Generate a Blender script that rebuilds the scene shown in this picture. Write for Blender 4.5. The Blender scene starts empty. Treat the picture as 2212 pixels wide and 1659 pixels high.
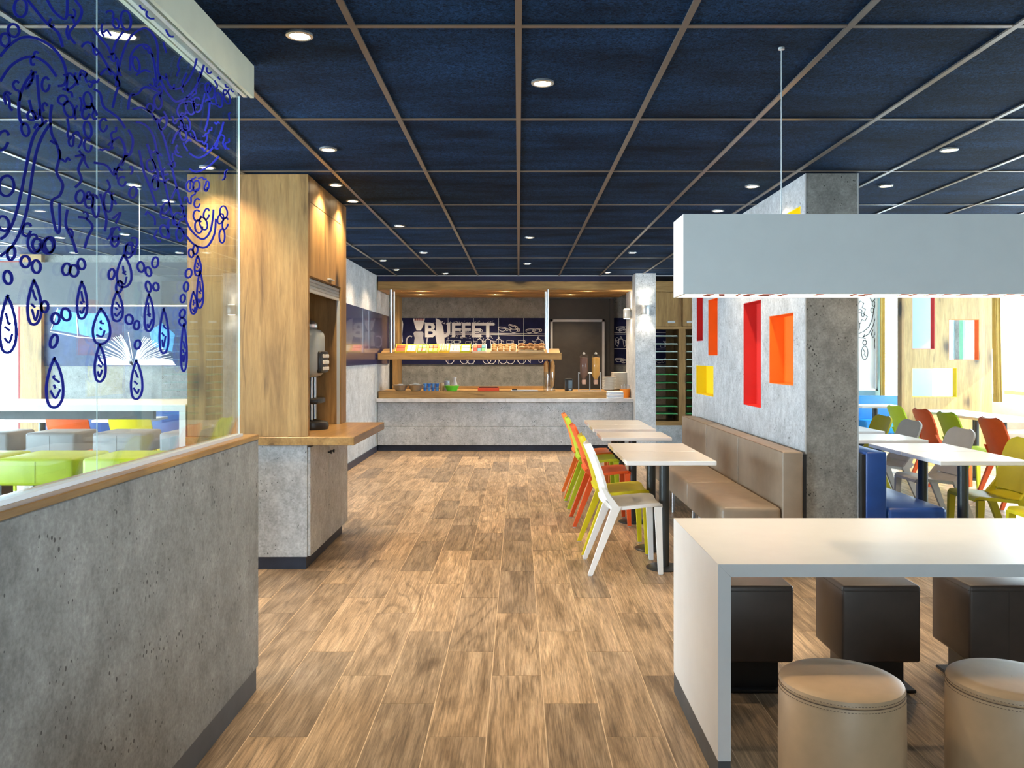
import bpy, bmesh, math, random
from mathutils import Vector, Matrix
random.seed(7)
S = bpy.context.scene
COL = S.collection
PI = math.pi
F, VX, VY, EYE, CEIL = 1826.0, 1120.0, 770.0, 1.40, 2.598

# ------------------------------------------------------------------ camera
cam = bpy.data.cameras.new('camera'); camo = bpy.data.objects.new('camera', cam); COL.objects.link(camo)
cam.sensor_width = 36; cam.sensor_fit = 'HORIZONTAL'; cam.lens = 36 * F / 2212
cam.shift_x = -14 / 2212; cam.shift_y = (770 - 829.5) / 2212
cam.clip_start = 0.05; cam.clip_end = 200
camo.location = (0, 0, EYE); camo.rotation_euler = (PI / 2, 0, 0)
S.camera = camo
# ------------------------------------------------------------------ world, sun, exposure
w = bpy.data.worlds.new('world'); S.world = w; w.use_nodes = True
bg = w.node_tree.nodes['Background']; bg.inputs[0].default_value = (0.74, 0.88, 1.0, 1); bg.inputs[1].default_value = 15.0
sl = bpy.data.lights.new('sun', 'SUN'); sl.energy = 6; sl.angle = math.radians(0.6); sl.color = (1, .86, .62)
so = bpy.data.objects.new('sun', sl); COL.objects.link(so); so.location = (14, 2, 9)
so.rotation_euler = Vector((-.80, .42, -.62)).to_track_quat('-Z', 'Y').to_euler()
def portal(loc, rot, sx, sy):
    l = bpy.data.lights.new('window_portal', 'AREA'); l.shape = 'RECTANGLE'; l.size = sx; l.size_y = sy
    l.cycles.is_portal = True
    o = bpy.data.objects.new('window_portal', l); COL.objects.link(o); o.location = loc; o.rotation_euler = rot
portal((-6.32, 4.45, 1.32), (0, -PI / 2, 0), 2.36, 10.9)          # left glazing, shines +x
portal((7.55, 9.2, 1.67), (0, PI / 2, 0), 1.66, 8.4)            # right glazing, shines -x
portal((.62, -2.95, 1.62), (PI / 2, 0, 0), .95, 1.3)           # added front-fill opening behind the viewer, shines +y
vs = S.view_settings
vs.view_transform = 'Standard'; vs.look = 'None'; vs.gamma = 1; vs.use_curve_mapping = False
vs.exposure = 0.85

# ------------------------------------------------------------------ helpers
def at(px, py, Z):                      # a point of the place from where it was measured, at its own depth
    return Vector(((px - VX) * Z / F, Z, EYE + (VY - py) * Z / F))
def wx(px, Z): return (px - VX) * Z / F
def wz(py, Z): return EYE + (VY - py) * Z / F
ORI = {}
def tag(o, label=None, cat=None, group=None, kind=None):
    if label: o['label'] = label
    if cat: o['category'] = cat
    if group: o['group'] = group
    if kind: o['kind'] = kind
    return o
def empty(name, loc, label, cat, group=None):
    o = bpy.data.objects.new(name, None); COL.objects.link(o); o.location = loc
    o.empty_display_size = .1
    ORI[o.name] = Vector(loc)
    return tag(o, label, cat, group)
class MB:
    def __init__(s): s.v = []; s.f = []
    def add(s, vs_, fs):
        n = len(s.v); s.v += [tuple(p) for p in vs_]; s.f += [tuple(i + n for i in q) for q in fs]; return s
    def box(s, x0, x1, y0, y1, z0, z1):
        return s.add([(x0,y0,z0),(x1,y0,z0),(x1,y1,z0),(x0,y1,z0),(x0,y0,z1),(x1,y0,z1),(x1,y1,z1),(x0,y1,z1)],
                     [(3,2,1,0),(4,5,6,7),(0,1,5,4),(1,2,6,5),(2,3,7,6),(3,0,4,7)])
    def rbox(s, x0, x1, y0, y1, z0, z1, r=.01, seg=2):
        bm = bmesh.new(); bmesh.ops.create_cube(bm, size=1)
        for v in bm.verts:
            v.co = Vector((x0 + (v.co.x + .5) * (x1 - x0), y0 + (v.co.y + .5) * (y1 - y0), z0 + (v.co.z + .5) * (z1 - z0)))
        bmesh.ops.bevel(bm, geom=list(bm.edges), offset=r, segments=seg, profile=.5, affect='EDGES')
        bm.verts.index_update()
        s.add([v.co.copy() for v in bm.verts], [[v.index for v in f.verts] for f in bm.faces]); bm.free(); return s
    def lathe(s, prof, c, seg=24, sx=1, sy=1, caps=True):
        n = len(s.v); k = len(prof)
        for i in range(seg):
            a = 2 * PI * i / seg
            for r, z in prof: s.v.append((c[0] + r * math.cos(a) * sx, c[1] + r * math.sin(a) * sy, c[2] + z))
        for i in range(seg):
            j = (i + 1) % seg
            for q in range(k - 1):
                s.f.append((n + i * k + q, n + j * k + q, n + j * k + q + 1, n + i * k + q + 1))
        if caps and prof[0][0] > .0015: s.f.append(tuple(n + i * k for i in range(seg))[::-1])
        if caps and prof[-1][0] > .0015: s.f.append(tuple(n + i * k + k - 1 for i in range(seg)))
        return s
    def cyl(s, c, r, h, seg=20): return s.lathe([(r, 0), (r, h)], c, seg)
    def tube(s, pts, r, seg=6, closed=False):
        pts = [Vector(p) for p in pts]; n = len(s.v); m = len(pts)
        rr = r if isinstance(r, (list, tuple)) else [r] * m
        for i, p in enumerate(pts):
            a = pts[i - 1] if (i > 0 or closed) else p
            b = pts[(i + 1) % m] if (i < m - 1 or closed) else p
            t = (b - a).normalized(); up = Vector((0, 0, 1)) if abs(t.z) < .9 else Vector((1, 0, 0))
            u = t.cross(up).normalized(); w_ = u.cross(t)
            for k in range(seg):
                an = 2 * PI * k / seg + PI / seg; s.v.append(tuple(p + (u * math.cos(an) + w_ * math.sin(an)) * rr[i]))
        for i in range(m if closed else m - 1):
            j = (i + 1) % m
            for k in range(seg):
                l = (k + 1) % seg; s.f.append((n + i * seg + k, n + i * seg + l, n + j * seg + l, n + j * seg + k))
        if not closed:
            s.f.append(tuple(n + k for k in range(seg))[::-1]); s.f.append(tuple(n + (m - 1) * seg + k for k in range(seg)))
        return s
    def bar(s, p, q, a0, b0, a1=None, b1=None):          # tapered rectangular bar; a along x, b along y
        a1 = a0 if a1 is None else a1; b1 = b0 if b1 is None else b1
        p = Vector(p); q = Vector(q); vs_ = []
        for c, a, b in ((p, a0, b0), (q, a1, b1)):
            vs_ += [c + Vector((-a/2, -b/2, 0)), c + Vector((a/2, -b/2, 0)), c + Vector((a/2, b/2, 0)), c + Vector((-a/2, b/2, 0))]
        return s.add(vs_, [(3,2,1,0),(4,5,6,7),(0,1,5,4),(1,2,6,5),(2,3,7,6),(3,0,4,7)])
    def ellipsoid(s, c, rx, ry, rz, seg=12, rings=7):
        prof = [(max(1e-4, math.sin(PI * i / rings)), -math.cos(PI * i / rings)) for i in range(rings + 1)]
        n = len(s.v); s.lathe(prof, (0, 0, 0), seg)
        for i in range(n, len(s.v)):
            x, y, z = s.v[i]; s.v[i] = (c[0] + x * rx, c[1] + y * ry, c[2] + z * rz)
        return s
    def prism(s, poly, to3, d):                          # 2D polygon -> solid; to3(u,v,depth) gives the 3D point
        n = len(poly)
        vs_ = [to3(u, v, 0) for u, v in poly] + [to3(u, v, d) for u, v in poly]
        fs = [tuple(range(n)), tuple(range(2 * n - 1, n - 1, -1))] + [(i, i + n, (i + 1) % n + n, (i + 1) % n) for i in range(n)]
        return s.add(vs_, fs)
    def ribbon(s, pts, wd, to3, d, closed=False):        # drawn line of width wd in a plane, thickness d
        m = len(pts)
        if m < 2: return s
        P = [Vector(p) for p in pts]; L = []; R = []
        for i in range(m):
            a = P[i - 1] if (i > 0 or closed) else P[i]
            b = P[(i + 1) % m] if (i < m - 1 or closed) else P[i]
            t = b - a
            if t.length < 1e-9: t = Vector((1, 0))
            t.normalize(); nn = Vector((-t.y, t.x)) * wd / 2
            L.append(P[i] + nn); R.append(P[i] - nn)
        n = len(s.v)
        for i in range(m):
            s.v += [tuple(to3(L[i].x, L[i].y, 0)), tuple(to3(R[i].x, R[i].y, 0)), tuple(to3(L[i].x, L[i].y, d)), tuple(to3(R[i].x, R[i].y, d))]
        for i in range(m if closed else m - 1):
            a = n + 4 * i; b = n + 4 * ((i + 1) % m)
            s.f += [(a + 2, a + 3, b + 3, b + 2), (a, b, b + 1, a + 1), (a, a + 2, b + 2, b), (a + 1, b + 1, b + 3, a + 3)]
        return s
    def mesh(s, name, mt, smooth=False, org=(0, 0, 0)):
        me = bpy.data.meshes.new(name); o = Vector(org)
        me.from_pydata([tuple(Vector(p) - o) for p in s.v], [], s.f); me.update()
        bm = bmesh.new(); bm.from_mesh(me); bmesh.ops.recalc_face_normals(bm, faces=bm.faces); bm.to_mesh(me); bm.free()
        me.materials.append(mt)
        if smooth:
            for p in me.polygons: p.use_smooth = True
            try: me.set_sharp_from_angle(angle=math.radians(40))
            except Exception: pass
        return me
    def build(s, name, mt, parent=None, smooth=False, org=None):
        if parent is not None: o_ = ORI.get(parent.name, Vector((0, 0, 0)))
        elif org is not None: o_ = Vector(org)
        else:
            xs, ys, zs = zip(*s.v); o_ = Vector(((min(xs)+max(xs))/2, (min(ys)+max(ys))/2, min(zs)))
        ob = bpy.data.objects.new(name, s.mesh(name, mt, smooth, o_)); COL.objects.link(ob)
        if parent is not None: ob.parent = parent
        else: ob.location = o_
        ORI[ob.name] = Vector(o_)
        return ob
def child(name, me, parent, loc=(0, 0, 0), rot=(0, 0, 0)):
    o = bpy.data.objects.new(name, me); COL.objects.link(o); o.parent = parent; o.location = loc; o.rotation_euler = rot; return o
def copy_tree(o, parent=None):
    c = o.copy(); COL.objects.link(c); c.parent = parent
    for ch in [x for x in bpy.data.objects if x.parent == o]: copy_tree(ch, c)
    return c
KIDS = {}
def dup(root, loc, rotz=0, label=None, group=None, mat=None):
    def rec(o, par):
        c = o.copy(); COL.objects.link(c); c.parent = par
        if mat and o.type == 'MESH' and o.get('tint'):
            c.data = mat_mesh(o.data, mat)
        for ch in o.children: rec(ch, c)
        return c
    r = rec(root, None); r.location = loc; r.rotation_euler = (0, 0, rotz)
    if label: r['label'] = label
    if group: r['group'] = group
    return r
MM = {}
def mat_mesh(me, mt):
    k = (me.name, mt.name)
    if k not in MM:
        m = me.copy(); m.materials.clear(); m.materials.append(mt); MM[k] = m
    return MM[k]
def light(name, kind, loc, power, parent=None, color=(1, .72, .42), size=.05, blend=.6, cone=110, rot=(0, 0, 0), **k):
    l = bpy.data.lights.new(name, kind); l.energy = power; l.color = color
    if kind == 'SPOT': l.spot_size = math.radians(cone); l.spot_blend = blend; l.shadow_soft_size = size
    elif kind == 'POINT': l.shadow_soft_size = size
    o = bpy.data.objects.new(name, l); COL.objects.link(o); o.location = loc; o.rotation_euler = rot
    if parent: o.parent = parent
    return o

# ------------------------------------------------------------------ materials
def nt(name):
    m = bpy.data.materials.new(name); m.use_nodes = True; t = m.node_tree
    return m, t, t.nodes['Principled BSDF']
def N(t, kind, **kw):
    n = t.nodes.new(kind)
    for k, v in kw.items(): setattr(n, k, v)
    return n
def coords(t, scale, loc=(0, 0, 0), space='Object'):
    tc = N(t, 'ShaderNodeTexCoord'); mp = N(t, 'ShaderNodeMapping')
    mp.inputs['Scale'].default_value = scale; mp.inputs['Location'].default_value = loc
    t.links.new(tc.outputs[space], mp.inputs[0]); return mp.outputs[0]
def geo_coords(t, scale, loc=(0, 0, 0)):
    g = N(t, 'ShaderNodeNewGeometry'); mp = N(t, 'ShaderNodeMapping')
    mp.inputs['Scale'].default_value = scale; mp.inputs['Location'].default_value = loc
    t.links.new(g.outputs['Position'], mp.inputs[0]); return mp.outputs[0]
def noise(t, co, scale, detail=4, rough=.55, dist=0):
    n = N(t, 'ShaderNodeTexNoise'); n.inputs['Scale'].default_value = scale; n.inputs['Detail'].default_value = detail
    n.inputs['Roughness'].default_value = rough; n.inputs['Distortion'].default_value = dist
    t.links.new(co, n.inputs['Vector']); return n.outputs[0]
def ramp(t, fac, stops):
    r = N(t, 'ShaderNodeValToRGB'); e = r.color_ramp.elements
    while len(e) < len(stops): e.new(.5)
    for i, (p, c) in enumerate(stops):
        e[i].position = p; e[i].color = (c[0], c[1], c[2], 1) if isinstance(c, (tuple, list)) else (c, c, c, 1)
    t.links.new(fac, r.inputs[0]); return r.outputs[0]
def mix(t, fac, a, b, mode='MIX'):
    m = N(t, 'ShaderNodeMix', data_type='RGBA', blend_type=mode)
    if isinstance(fac, (int, float)): m.inputs[0].default_value = fac
    else: t.links.new(fac, m.inputs[0])
    for i, x in ((6, a), (7, b)):
        if isinstance(x, (tuple, list)): m.inputs[i].default_value = (*x[:3], 1)
        else: t.links.new(x, m.inputs[i])
    return m.outputs[2]
def bump(t, b, h, strength, dist=.01):
    n = N(t, 'ShaderNodeBump'); n.inputs['Strength'].default_value = strength; n.inputs['Distance'].default_value = dist
    t.links.new(h, n.inputs['Height']); t.links.new(n.outputs[0], b.inputs['Normal'])
def plain(name, c, rough=.5, metal=0, var=.06, emit=None, es=0, spec=.5, coat=0):
    m, t, b = nt(name)
    f = noise(t, coords(t, (1, 1, 1)), 9, 3)
    lo = tuple(max(0, x * (1 - var)) for x in c); hi = tuple(min(1, x * (1 + var)) for x in c)
    t.links.new(ramp(t, f, [(.3, lo), (.7, hi)]), b.inputs['Base Color'])
    b.inputs['Roughness'].default_value = rough; b.inputs['Metallic'].default_value = metal
    b.inputs['Specular IOR Level'].default_value = spec; b.inputs['Coat Weight'].default_value = coat
    if emit: b.inputs['Emission Color'].default_value = (*emit, 1); b.inputs['Emission Strength'].default_value = es
    return m
def concrete(name, a, c, rough=.55):
    m, t, b = nt(name); co = geo_coords(t, (1, 1, 1))
    n1 = noise(t, co, 4.2, 9, .72); n2 = noise(t, geo_coords(t, (1, 1, .7)), 17, 6, .75); n3 = noise(t, co, 75, 3, .6)
    base = ramp(t, n1, [(.28, a), (.72, c)])
    base = mix(t, .55, base, ramp(t, n2, [(.3, .28), (.72, .72)]), 'OVERLAY')
    base = mix(t, .5, base, ramp(t, n3, [(.3, .3), (.7, .7)]), 'OVERLAY')
    v = N(t, 'ShaderNodeTexVoronoi'); v.inputs['Scale'].default_value = 52; v.inputs['Randomness'].default_value = 1
    t.links.new(geo_coords(t, (1, 1, .7)), v.inputs['Vector'])
    sel = noise(t, co, 9, 2)
    pit = N(t, 'ShaderNodeMath', operation='LESS_THAN')
    th = ramp(t, sel, [(.44, 0.0), (.70, .27)])
    t.links.new(v.outputs['Distance'], pit.inputs[0]); t.links.new(th, pit.inputs[1])
    base = mix(t, pit.outputs[0], base, tuple(x * .32 for x in a))
    t.links.new(base, b.inputs['Base Color']); b.inputs['Roughness'].default_value = rough
    bump(t, b, n3, .12, .004)
    return m
def oak(name, scale, dark, midc, lite, rough=.5, knots=True):      # scale: stretch per axis, small along the grain
    m, t, b = nt(name); co = geo_coords(t, scale)
    n1 = noise(t, co, 1.6, 8, .62, .6); n2 = noise(t, geo_coords(t, tuple(s * 3 for s in scale)), 3.2, 6, .7, .3)
    base = ramp(t, n1, [(.25, dark), (.5, midc), (.78, lite)])
    base = mix(t, .55, base, ramp(t, n2, [(.3, .3), (.7, .68)]), 'OVERLAY')
    if knots:
        v = N(t, 'ShaderNodeTexVoronoi'); v.inputs['Scale'].default_value = 1.0
        t.links.new(geo_coords(t, tuple((2.6 if s > 2 else 1.35) for s in scale)), v.inputs['Vector'])
        wob = noise(t, co, 3, 4)
        s_ = N(t, 'ShaderNodeMath', operation='MULTIPLY_ADD'); t.links.new(wob, s_.inputs[0]); s_.inputs[1].default_value = .16
        t.links.new(v.outputs['Distance'], s_.inputs[2])
        k = ramp(t, s_.outputs[0], [(.17, 1.0), (.23, .4), (.33, 0.0)])
        base = mix(t, k, base, tuple(x * .28 for x in dark))
        cr = noise(t, geo_coords(t, tuple(s * 1.8 for s in scale), (3, 5, 7)), 1.7, 4, .5, .8)
        base = mix(t, ramp(t, cr, [(.62, 0.0), (.70, .5)]), base, tuple(x * .5 for x in dark))
    t.links.new(base, b.inputs['Base Color']); b.inputs['Roughness'].default_value = rough
    bump(t, b, n2, .08, .003)
    return m
OD, OM, OL = (.17, .088, .028), (.36, .205, .067), (.49, .31, .12)
M = {}
M['conc'] = concrete('concrete_panel', (.135, .135, .126), (.315, .315, .30))
M['conc_light'] = concrete('concrete_laminate', (.34, .36, .38), (.56, .585, .61))
M['oak_v'] = oak('oak_upright', (6, 6, .55), OD, OM, OL)
M['oak_h'] = oak('oak_along_x', (.55, 6, 6), OD, OM, OL)
M['oak_y'] = oak('oak_along_y', (6, .55, 6), OD, OM, OL, .3)
M['oak_pale'] = oak('oak_pale', (6, 6, .55), (.29, .17, .055), (.45, .30, .105), (.54, .38, .16))
M['white'] = plain('white_laminate', (.80, .80, .79), .38, var=.02)
M['white_gloss'] = plain('white_table_top', (.87, .87, .87), .28, var=.02)
M['wall_white'] = plain('white_plaster', (.80, .82, .82), .8, var=.03)
M['wall_blue'] = plain('pale_blue_plaster', (.20, .33, .37), .8, var=.03)
M['pend_grey'] = plain('slate_grey_laminate', (.13, .14, .16), .5, var=.03)
M['navy'] = plain('navy_panel', (.018, .022, .075), .22, var=.2, coat=.3)
M['navy_matt'] = plain('navy_drawing_panel', (.014, .017, .065), .65, var=.2, spec=.15)
M['navy_soffit'] = plain('navy_soffit', (.012, .013, .05), .4, var=.2)
M['kick_navy'] = plain('dark_blue_kick', (.022, .028, .05), .5, var=.2)
M['kick_grey'] = plain('dark_grey_kick', (.075, .08, .085), .5, var=.15)
M['black'] = plain('black_plastic', (.015, .015, .016), .35, var=.2)
M['black_metal'] = plain('black_metal', (.03, .03, .033), .4, .4, var=.15)
M['steel'] = plain('brushed_steel', (.62, .64, .66), .28, .9, var=.05)
M['alu'] = plain('aluminium', (.66, .69, .70), .42, .6, var=.04)
M['column'] = plain('grey_column', (.055, .062, .065), .35, .5, var=.1)
M['brown'] = plain('brown_leather', (.072, .052, .042), .42, var=.12)
M['taupe'] = plain('taupe_leather', (.285, .22, .16), .45, var=.1)
M['beige'] = plain('beige_leather', (.62, .42, .245), .45, var=.08)
M['seam'] = plain('leather_seam', (.20, .125, .08), .6, var=.1)
M['seam_dark'] = plain('dark_seam', (.06, .042, .032), .6, var=.1)
M['blue_seat'] = plain('blue_leather', (.012, .06, .26), .35, var=.12)
M['blue_seat2'] = plain('azure_leather', (.01, .20, .55), .4, var=.1)
M['green_seat'] = plain('lime_leather', (.42, .52, .02), .42, var=.08)
M['grey_seat'] = plain('grey_leather', (.33, .31, .31), .45, var=.08)
M['c_white'] = plain('white_plastic', (.80, .80, .78), .4, var=.03)
M['c_yellow'] = plain('yellow_plastic', (.72, .62, .012), .4, var=.06)
M['c_olive'] = plain('mustard_plastic', (.52, .43, .012), .4, var=.06)
M['c_orange'] = plain('red_orange_plastic', (.78, .105, .015), .4, var=.06)
M['c_lorange'] = plain('orange_plastic', (.85, .20, .03), .4, var=.06)
M['c_green'] = plain('lime_plastic', (.48, .63, .02), .4, var=.06)
M['c_grey'] = plain('warm_grey_plastic', (.50, .46, .41), .4, var=.05)
M['n_red'] = plain('niche_red', (.62, .022, .018), .55, var=.03)
M['n_orange'] = plain('niche_orange', (.92, .17, .006), .55, var=.03)
M['n_yellow'] = plain('niche_yellow', (.90, .66, .004), .55, var=.03)
M['print_white'] = plain('white_print', (.80, .80, .82), .6, var=.03)
M['print_grey'] = plain('grey_print', (.45, .45, .50), .6, var=.1)
M['print_blue'] = plain('sky_blue_print', (.07, .28, .52), .6, var=.25)
M['print_dark'] = plain('dark_print', (.01, .01, .03), .6)
M['print_red'] = plain('dark_red_print', (.25, .02, .015), .6)
M['doodle'] = plain('blue_marker_film', (.004, .012, .30), .7, var=.1, spec=.1)
M['doodle_black'] = plain('black_marker_film', (.012, .012, .012), .5)
M['curtain'] = plain('ochre_curtain', (.78, .58, .18), .8, var=.08)
M['door_brown'] = plain('dark_brown_door', (.035, .028, .022), .5, var=.15)
M['frame_grey'] = plain('grey_door_frame', (.42, .41, .42), .4, var=.05)
M['tray_green'] = plain('green_tray', (.06, .30, .10), .35, var=.1)
M['tray_edge'] = plain('pale_tray', (.48, .60, .56), .4, var=.1)
M['bread'] = plain('bread_crust', (.50, .26, .085), .7, var=.35)
M['bread_dark'] = plain('dark_crust', (.40, .19, .06), .7, var=.35)
M['glow_warm'] = plain('warm_lamp', (1, .9, .75), .5, emit=(1, .80, .50), es=22)
M['glow_led'] = plain('led_diffuser', (1, .93, .8), .5, emit=(1, .77, .47), es=5)
M['glow_small'] = plain('small_lamp', (1, .95, .9), .5, emit=(1, .84, .60), es=18)
M['gridbar'] = plain('grid_bar_metal', (.13, .11, .095), .35, .3, var=.06)
M['plaster_rail'] = plain('cream_rail', (.62, .63, .50), .5, var=.04)
M['marble'] = plain('pale_stone_worktop', (.55, .56, .60), .25, var=.15)
def col(c, rough=.5): 
    k = 'p_%.3f_%.3f_%.3f' % c
    if k not in M: M[k] = plain('painted_' + k[2:], c, rough)
    return M[k]
def felt():
    m, t, b = nt('navy_felt_tile'); co = geo_coords(t, (1, 1, 1))
    n1 = noise(t, co, 60, 3, .7, 1.5); n2 = noise(t, geo_coords(t, (.8, 2.2, 1)), 2.0, 5, .6)
    base = ramp(t, n1, [(.36, (.002, .006, .018)), (.70, (.010, .042, .115))])
    base = mix(t, .9, base, ramp(t, n2, [(.28, .12), (.72, .85)]), 'OVERLAY')
    t.links.new(base, b.inputs['Base Color']); b.inputs['Roughness'].default_value = .85; b.inputs['Specular IOR Level'].default_value = .08
    bump(t, b, n1, .5, .004); return m
M['felt'] = felt()
PW, PL, PX0 = .2193, .90, -.337
def plank_mat():
    m, t, b = nt('wood_plank_tile'); g = N(t, 'ShaderNodeNewGeometry'); sp = N(t, 'ShaderNodeSeparateXYZ')
    t.links.new(g.outputs['Position'], sp.inputs[0])
    def mth(op, a, bb, c=None):
        n = N(t, 'ShaderNodeMath', operation=op)
        for i, x in enumerate([a, bb] + ([c] if c is not None else [])):
            if isinstance(x, (int, float)): n.inputs[i].default_value = x
            else: t.links.new(x, n.inputs[i])
        return n.outputs[0]
    ci = mth('FLOOR', mth('DIVIDE', mth('SUBTRACT', sp.outputs[0], PX0), PW), 0)
    yy = mth('DIVIDE', mth('SUBTRACT', mth('MULTIPLY_ADD', ci, .30, sp.outputs[1]), 3.11), PL)
    ri = mth('FLOOR', yy, 0)
    cb = N(t, 'ShaderNodeCombineXYZ'); t.links.new(ci, cb.inputs[0]); t.links.new(ri, cb.inputs[1])
    wn = N(t, 'ShaderNodeTexWhiteNoise', noise_dimensions='3D'); t.links.new(cb.outputs[0], wn.inputs[0])
    off = N(t, 'ShaderNodeVectorMath', operation='SCALE'); t.links.new(wn.outputs[1], off.inputs[0]); off.inputs[3].default_value = 30
    ad = N(t, 'ShaderNodeVectorMath', operation='ADD'); t.links.new(g.outputs['Position'], ad.inputs[0]); t.links.new(off.outputs[0], ad.inputs[1])
    def mp(sc):
        q = N(t, 'ShaderNodeMapping'); q.inputs['Scale'].default_value = sc; t.links.new(ad.outputs[0], q.inputs[0]); return q.outputs[0]
    n1 = noise(t, mp((5, .75, 1)), 1.5, 6, .6, 1.4)
    n2 = noise(t, mp((30, 1.5, 1)), 2.0, 6, .7, .5)
    wv = N(t, 'ShaderNodeTexNoise'); wv.inputs['Scale'].default_value = 1.0; wv.inputs['Detail'].default_value = 1.5
    t.links.new(mp((4, .42, 1)), wv.inputs['Vector'])
    rings = mth('FRACT', mth('MULTIPLY', wv.outputs[0], 15), 0)
    base = ramp(t, n1, [(.25, (.19, .130, .080)), (.5, (.44, .320, .208)), (.78, (.64, .49, .34))])
    base = mix(t, .75, base, ramp(t, n2, [(.28, .22), (.72, .72)]), 'OVERLAY')
    n3 = noise(t, mp((70, 2.4, 1)), 2.6, 4, .6, .3)
    base = mix(t, .55, base, ramp(t, n3, [(.34, .2), (.62, .72)]), 'OVERLAY')
    line = ramp(t, rings, [(0, .55), (.2, 1), (.8, 1), (1, .55)])
    lsel = ramp(t, noise(t, mp((3, .7, 1)), 1.2, 2), [(.45, 0.0), (.62, .8)])
    base = mix(t, lsel, base, mix(t, 1.0, base, line, 'MULTIPLY'))
    tint = ramp(t, wn.outputs[0], [(0, (.62, .63, .66)), (.5, (.95, .93, .9)), (1, (1.22, 1.18, 1.12))])
    base = mix(t, 1.0, base, tint, 'MULTIPLY')
    t.links.new(base, b.inputs['Base Color']); b.inputs['Roughness'].default_value = .42
    b.inputs['Specular IOR Level'].default_value = .45
    bump(t, b, n2, .06, .002); return m
M['plank'] = plank_mat()
M['grout'] = plain('pale_grout', (.72, .58, .42), .8, var=.1)
def glass(name, tintc, k=1.0):
    m, t, b = nt(name); t.nodes.remove(b); out = t.nodes['Material Output']
    tr = N(t, 'ShaderNodeBsdfTransparent'); tr.inputs[0].default_value = (*tintc, 1)
    gl = N(t, 'ShaderNodeBsdfGlossy'); gl.inputs['Roughness'].default_value = .004
    lw = N(t, 'ShaderNodeLayerWeight'); lw.inputs[0].default_value = .5
    p = N(t, 'ShaderNodeMath', operation='POWER'); t.links.new(lw.outputs['Facing'], p.inputs[0]); p.inputs[1].default_value = 5
    q = N(t, 'ShaderNodeMath', operation='MULTIPLY_ADD'); t.links.new(p.outputs[0], q.inputs[0]); q.inputs[1].default_value = .95 * k; q.inputs[2].default_value = .045 * k
    mx = N(t, 'ShaderNodeMixShader'); t.links.new(q.outputs[0], mx.inputs[0]); t.links.new(tr.outputs[0], mx.inputs[1]); t.links.new(gl.outputs[0], mx.inputs[2])
    t.links.new(mx.outputs[0], out.inputs[0]); return m
M['glass'] = glass('clear_glass', (.90, .965, .97))
M['window_glass'] = glass('window_glass', (.95, .98, .98))
M['glass_edge'] = plain('glass_edge', (.75, .88, .88), .3, var=.02)
M['acrylic'] = glass('clear_acrylic', (.93, .95, .95))

# ================================================================== SETTING
def struct(o, label, cat): return tag(o, label, cat, kind='structure')
# ---- floor of wood-look plank tiles
fl = MB().box(-7.8, 7.7, -3, 14.4, -.06, -.0012).build('floor', M['grout']); struct(fl, 'floor of wood-look plank tiles with pale joints', 'floor')
ORI[fl.name] = fl.location.copy()
pm = MB().box(.002, PW - .002, .002, PL - .002, -.004, 0).mesh('plank', M['plank'])
cells = []
for ci in range(-34, 37):
    x0 = PX0 + ci * PW
    base = 3.11 - .30 * ci
    r0 = math.floor((-3 - base) / PL) + 1
    ri = r0
    while base + (ri + 1) * PL < 14.4:
        cells.append((x0, base + ri * PL)); ri += 1
def seen_size(c):
    x, y = c[0] + PW / 2, c[1] + PL / 2
    if y < 2.3: return 0
    px = VX + F * x / y
    if px < 250 or px > 2250: return 0
    if x < -1.15 and y < 9: return 0.01
    if x > 1.9 and y > 6: return .02
    return 1 / y ** 2
cells.sort(key=lambda c: -seen_size(c))
for (x, y) in cells[:300]: child('plank', pm, fl, Vector((x, y, 0)) - fl.location)
r = MB()
for (x, y) in cells[300:]: r.box(max(x + .002, -7.8), min(x + PW - .002, 7.7), y + .002, y + PL - .002, -.004, 0)
tag(r.build('plank_field', M['plank'], fl), kind='stuff')

# ---- ceiling: navy felt tiles in a metal grid
ce = MB().box(-7.8, 7.7, -3, 12.5, 2.63, 2.75).build('ceiling', M['navy_soffit']); struct(ce, 'suspended ceiling of navy felt tiles in a thin metal grid', 'ceiling')
tm = MB().rbox(-.296, .296, -.596, .596, CEIL + .001, CEIL + .03, .004, 1).mesh('ceiling_tile', M['felt'])
rest = MB()
for i in range(-13, 13):
    for j in range(-4, 8):
        cx, cy = .3 + .6 * i, 3.06 + .6 + 1.2 * j
        if cy + .6 > 12.7 or cy < -2.2: continue
        if cy > 2.2 and abs(cx) / cy < .95: child('ceiling_tile', tm, ce, Vector((cx, cy, 0)) - ce.location)
        else: rest.rbox(cx - .296, cx + .296, cy - .596, cy + .596, CEIL + .001, CEIL + .03, .004, 1)
tag(rest.build('ceiling_tile_field', M['felt'], ce), kind='stuff')
for i in range(-13, 13):
    MB().box(.6 * i - .012, .6 * i + .012, -3, 12.5, CEIL - .006, CEIL + .02).build('grid_bar', M['gridbar'], ce)
for j in range(-4, 8):
    MB().box(-7.8, 7.7, 3.06 + 1.2 * j - .0115, 3.06 + 1.2 * j + .0115, CEIL - .005, CEIL + .02).build('grid_bar', M['gridbar'], ce)
MB().box(-2.1, 7.6, 12.47, 12.5, CEIL - .012, CEIL + .02).build('edge_profile', M['alu'], ce)

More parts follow.
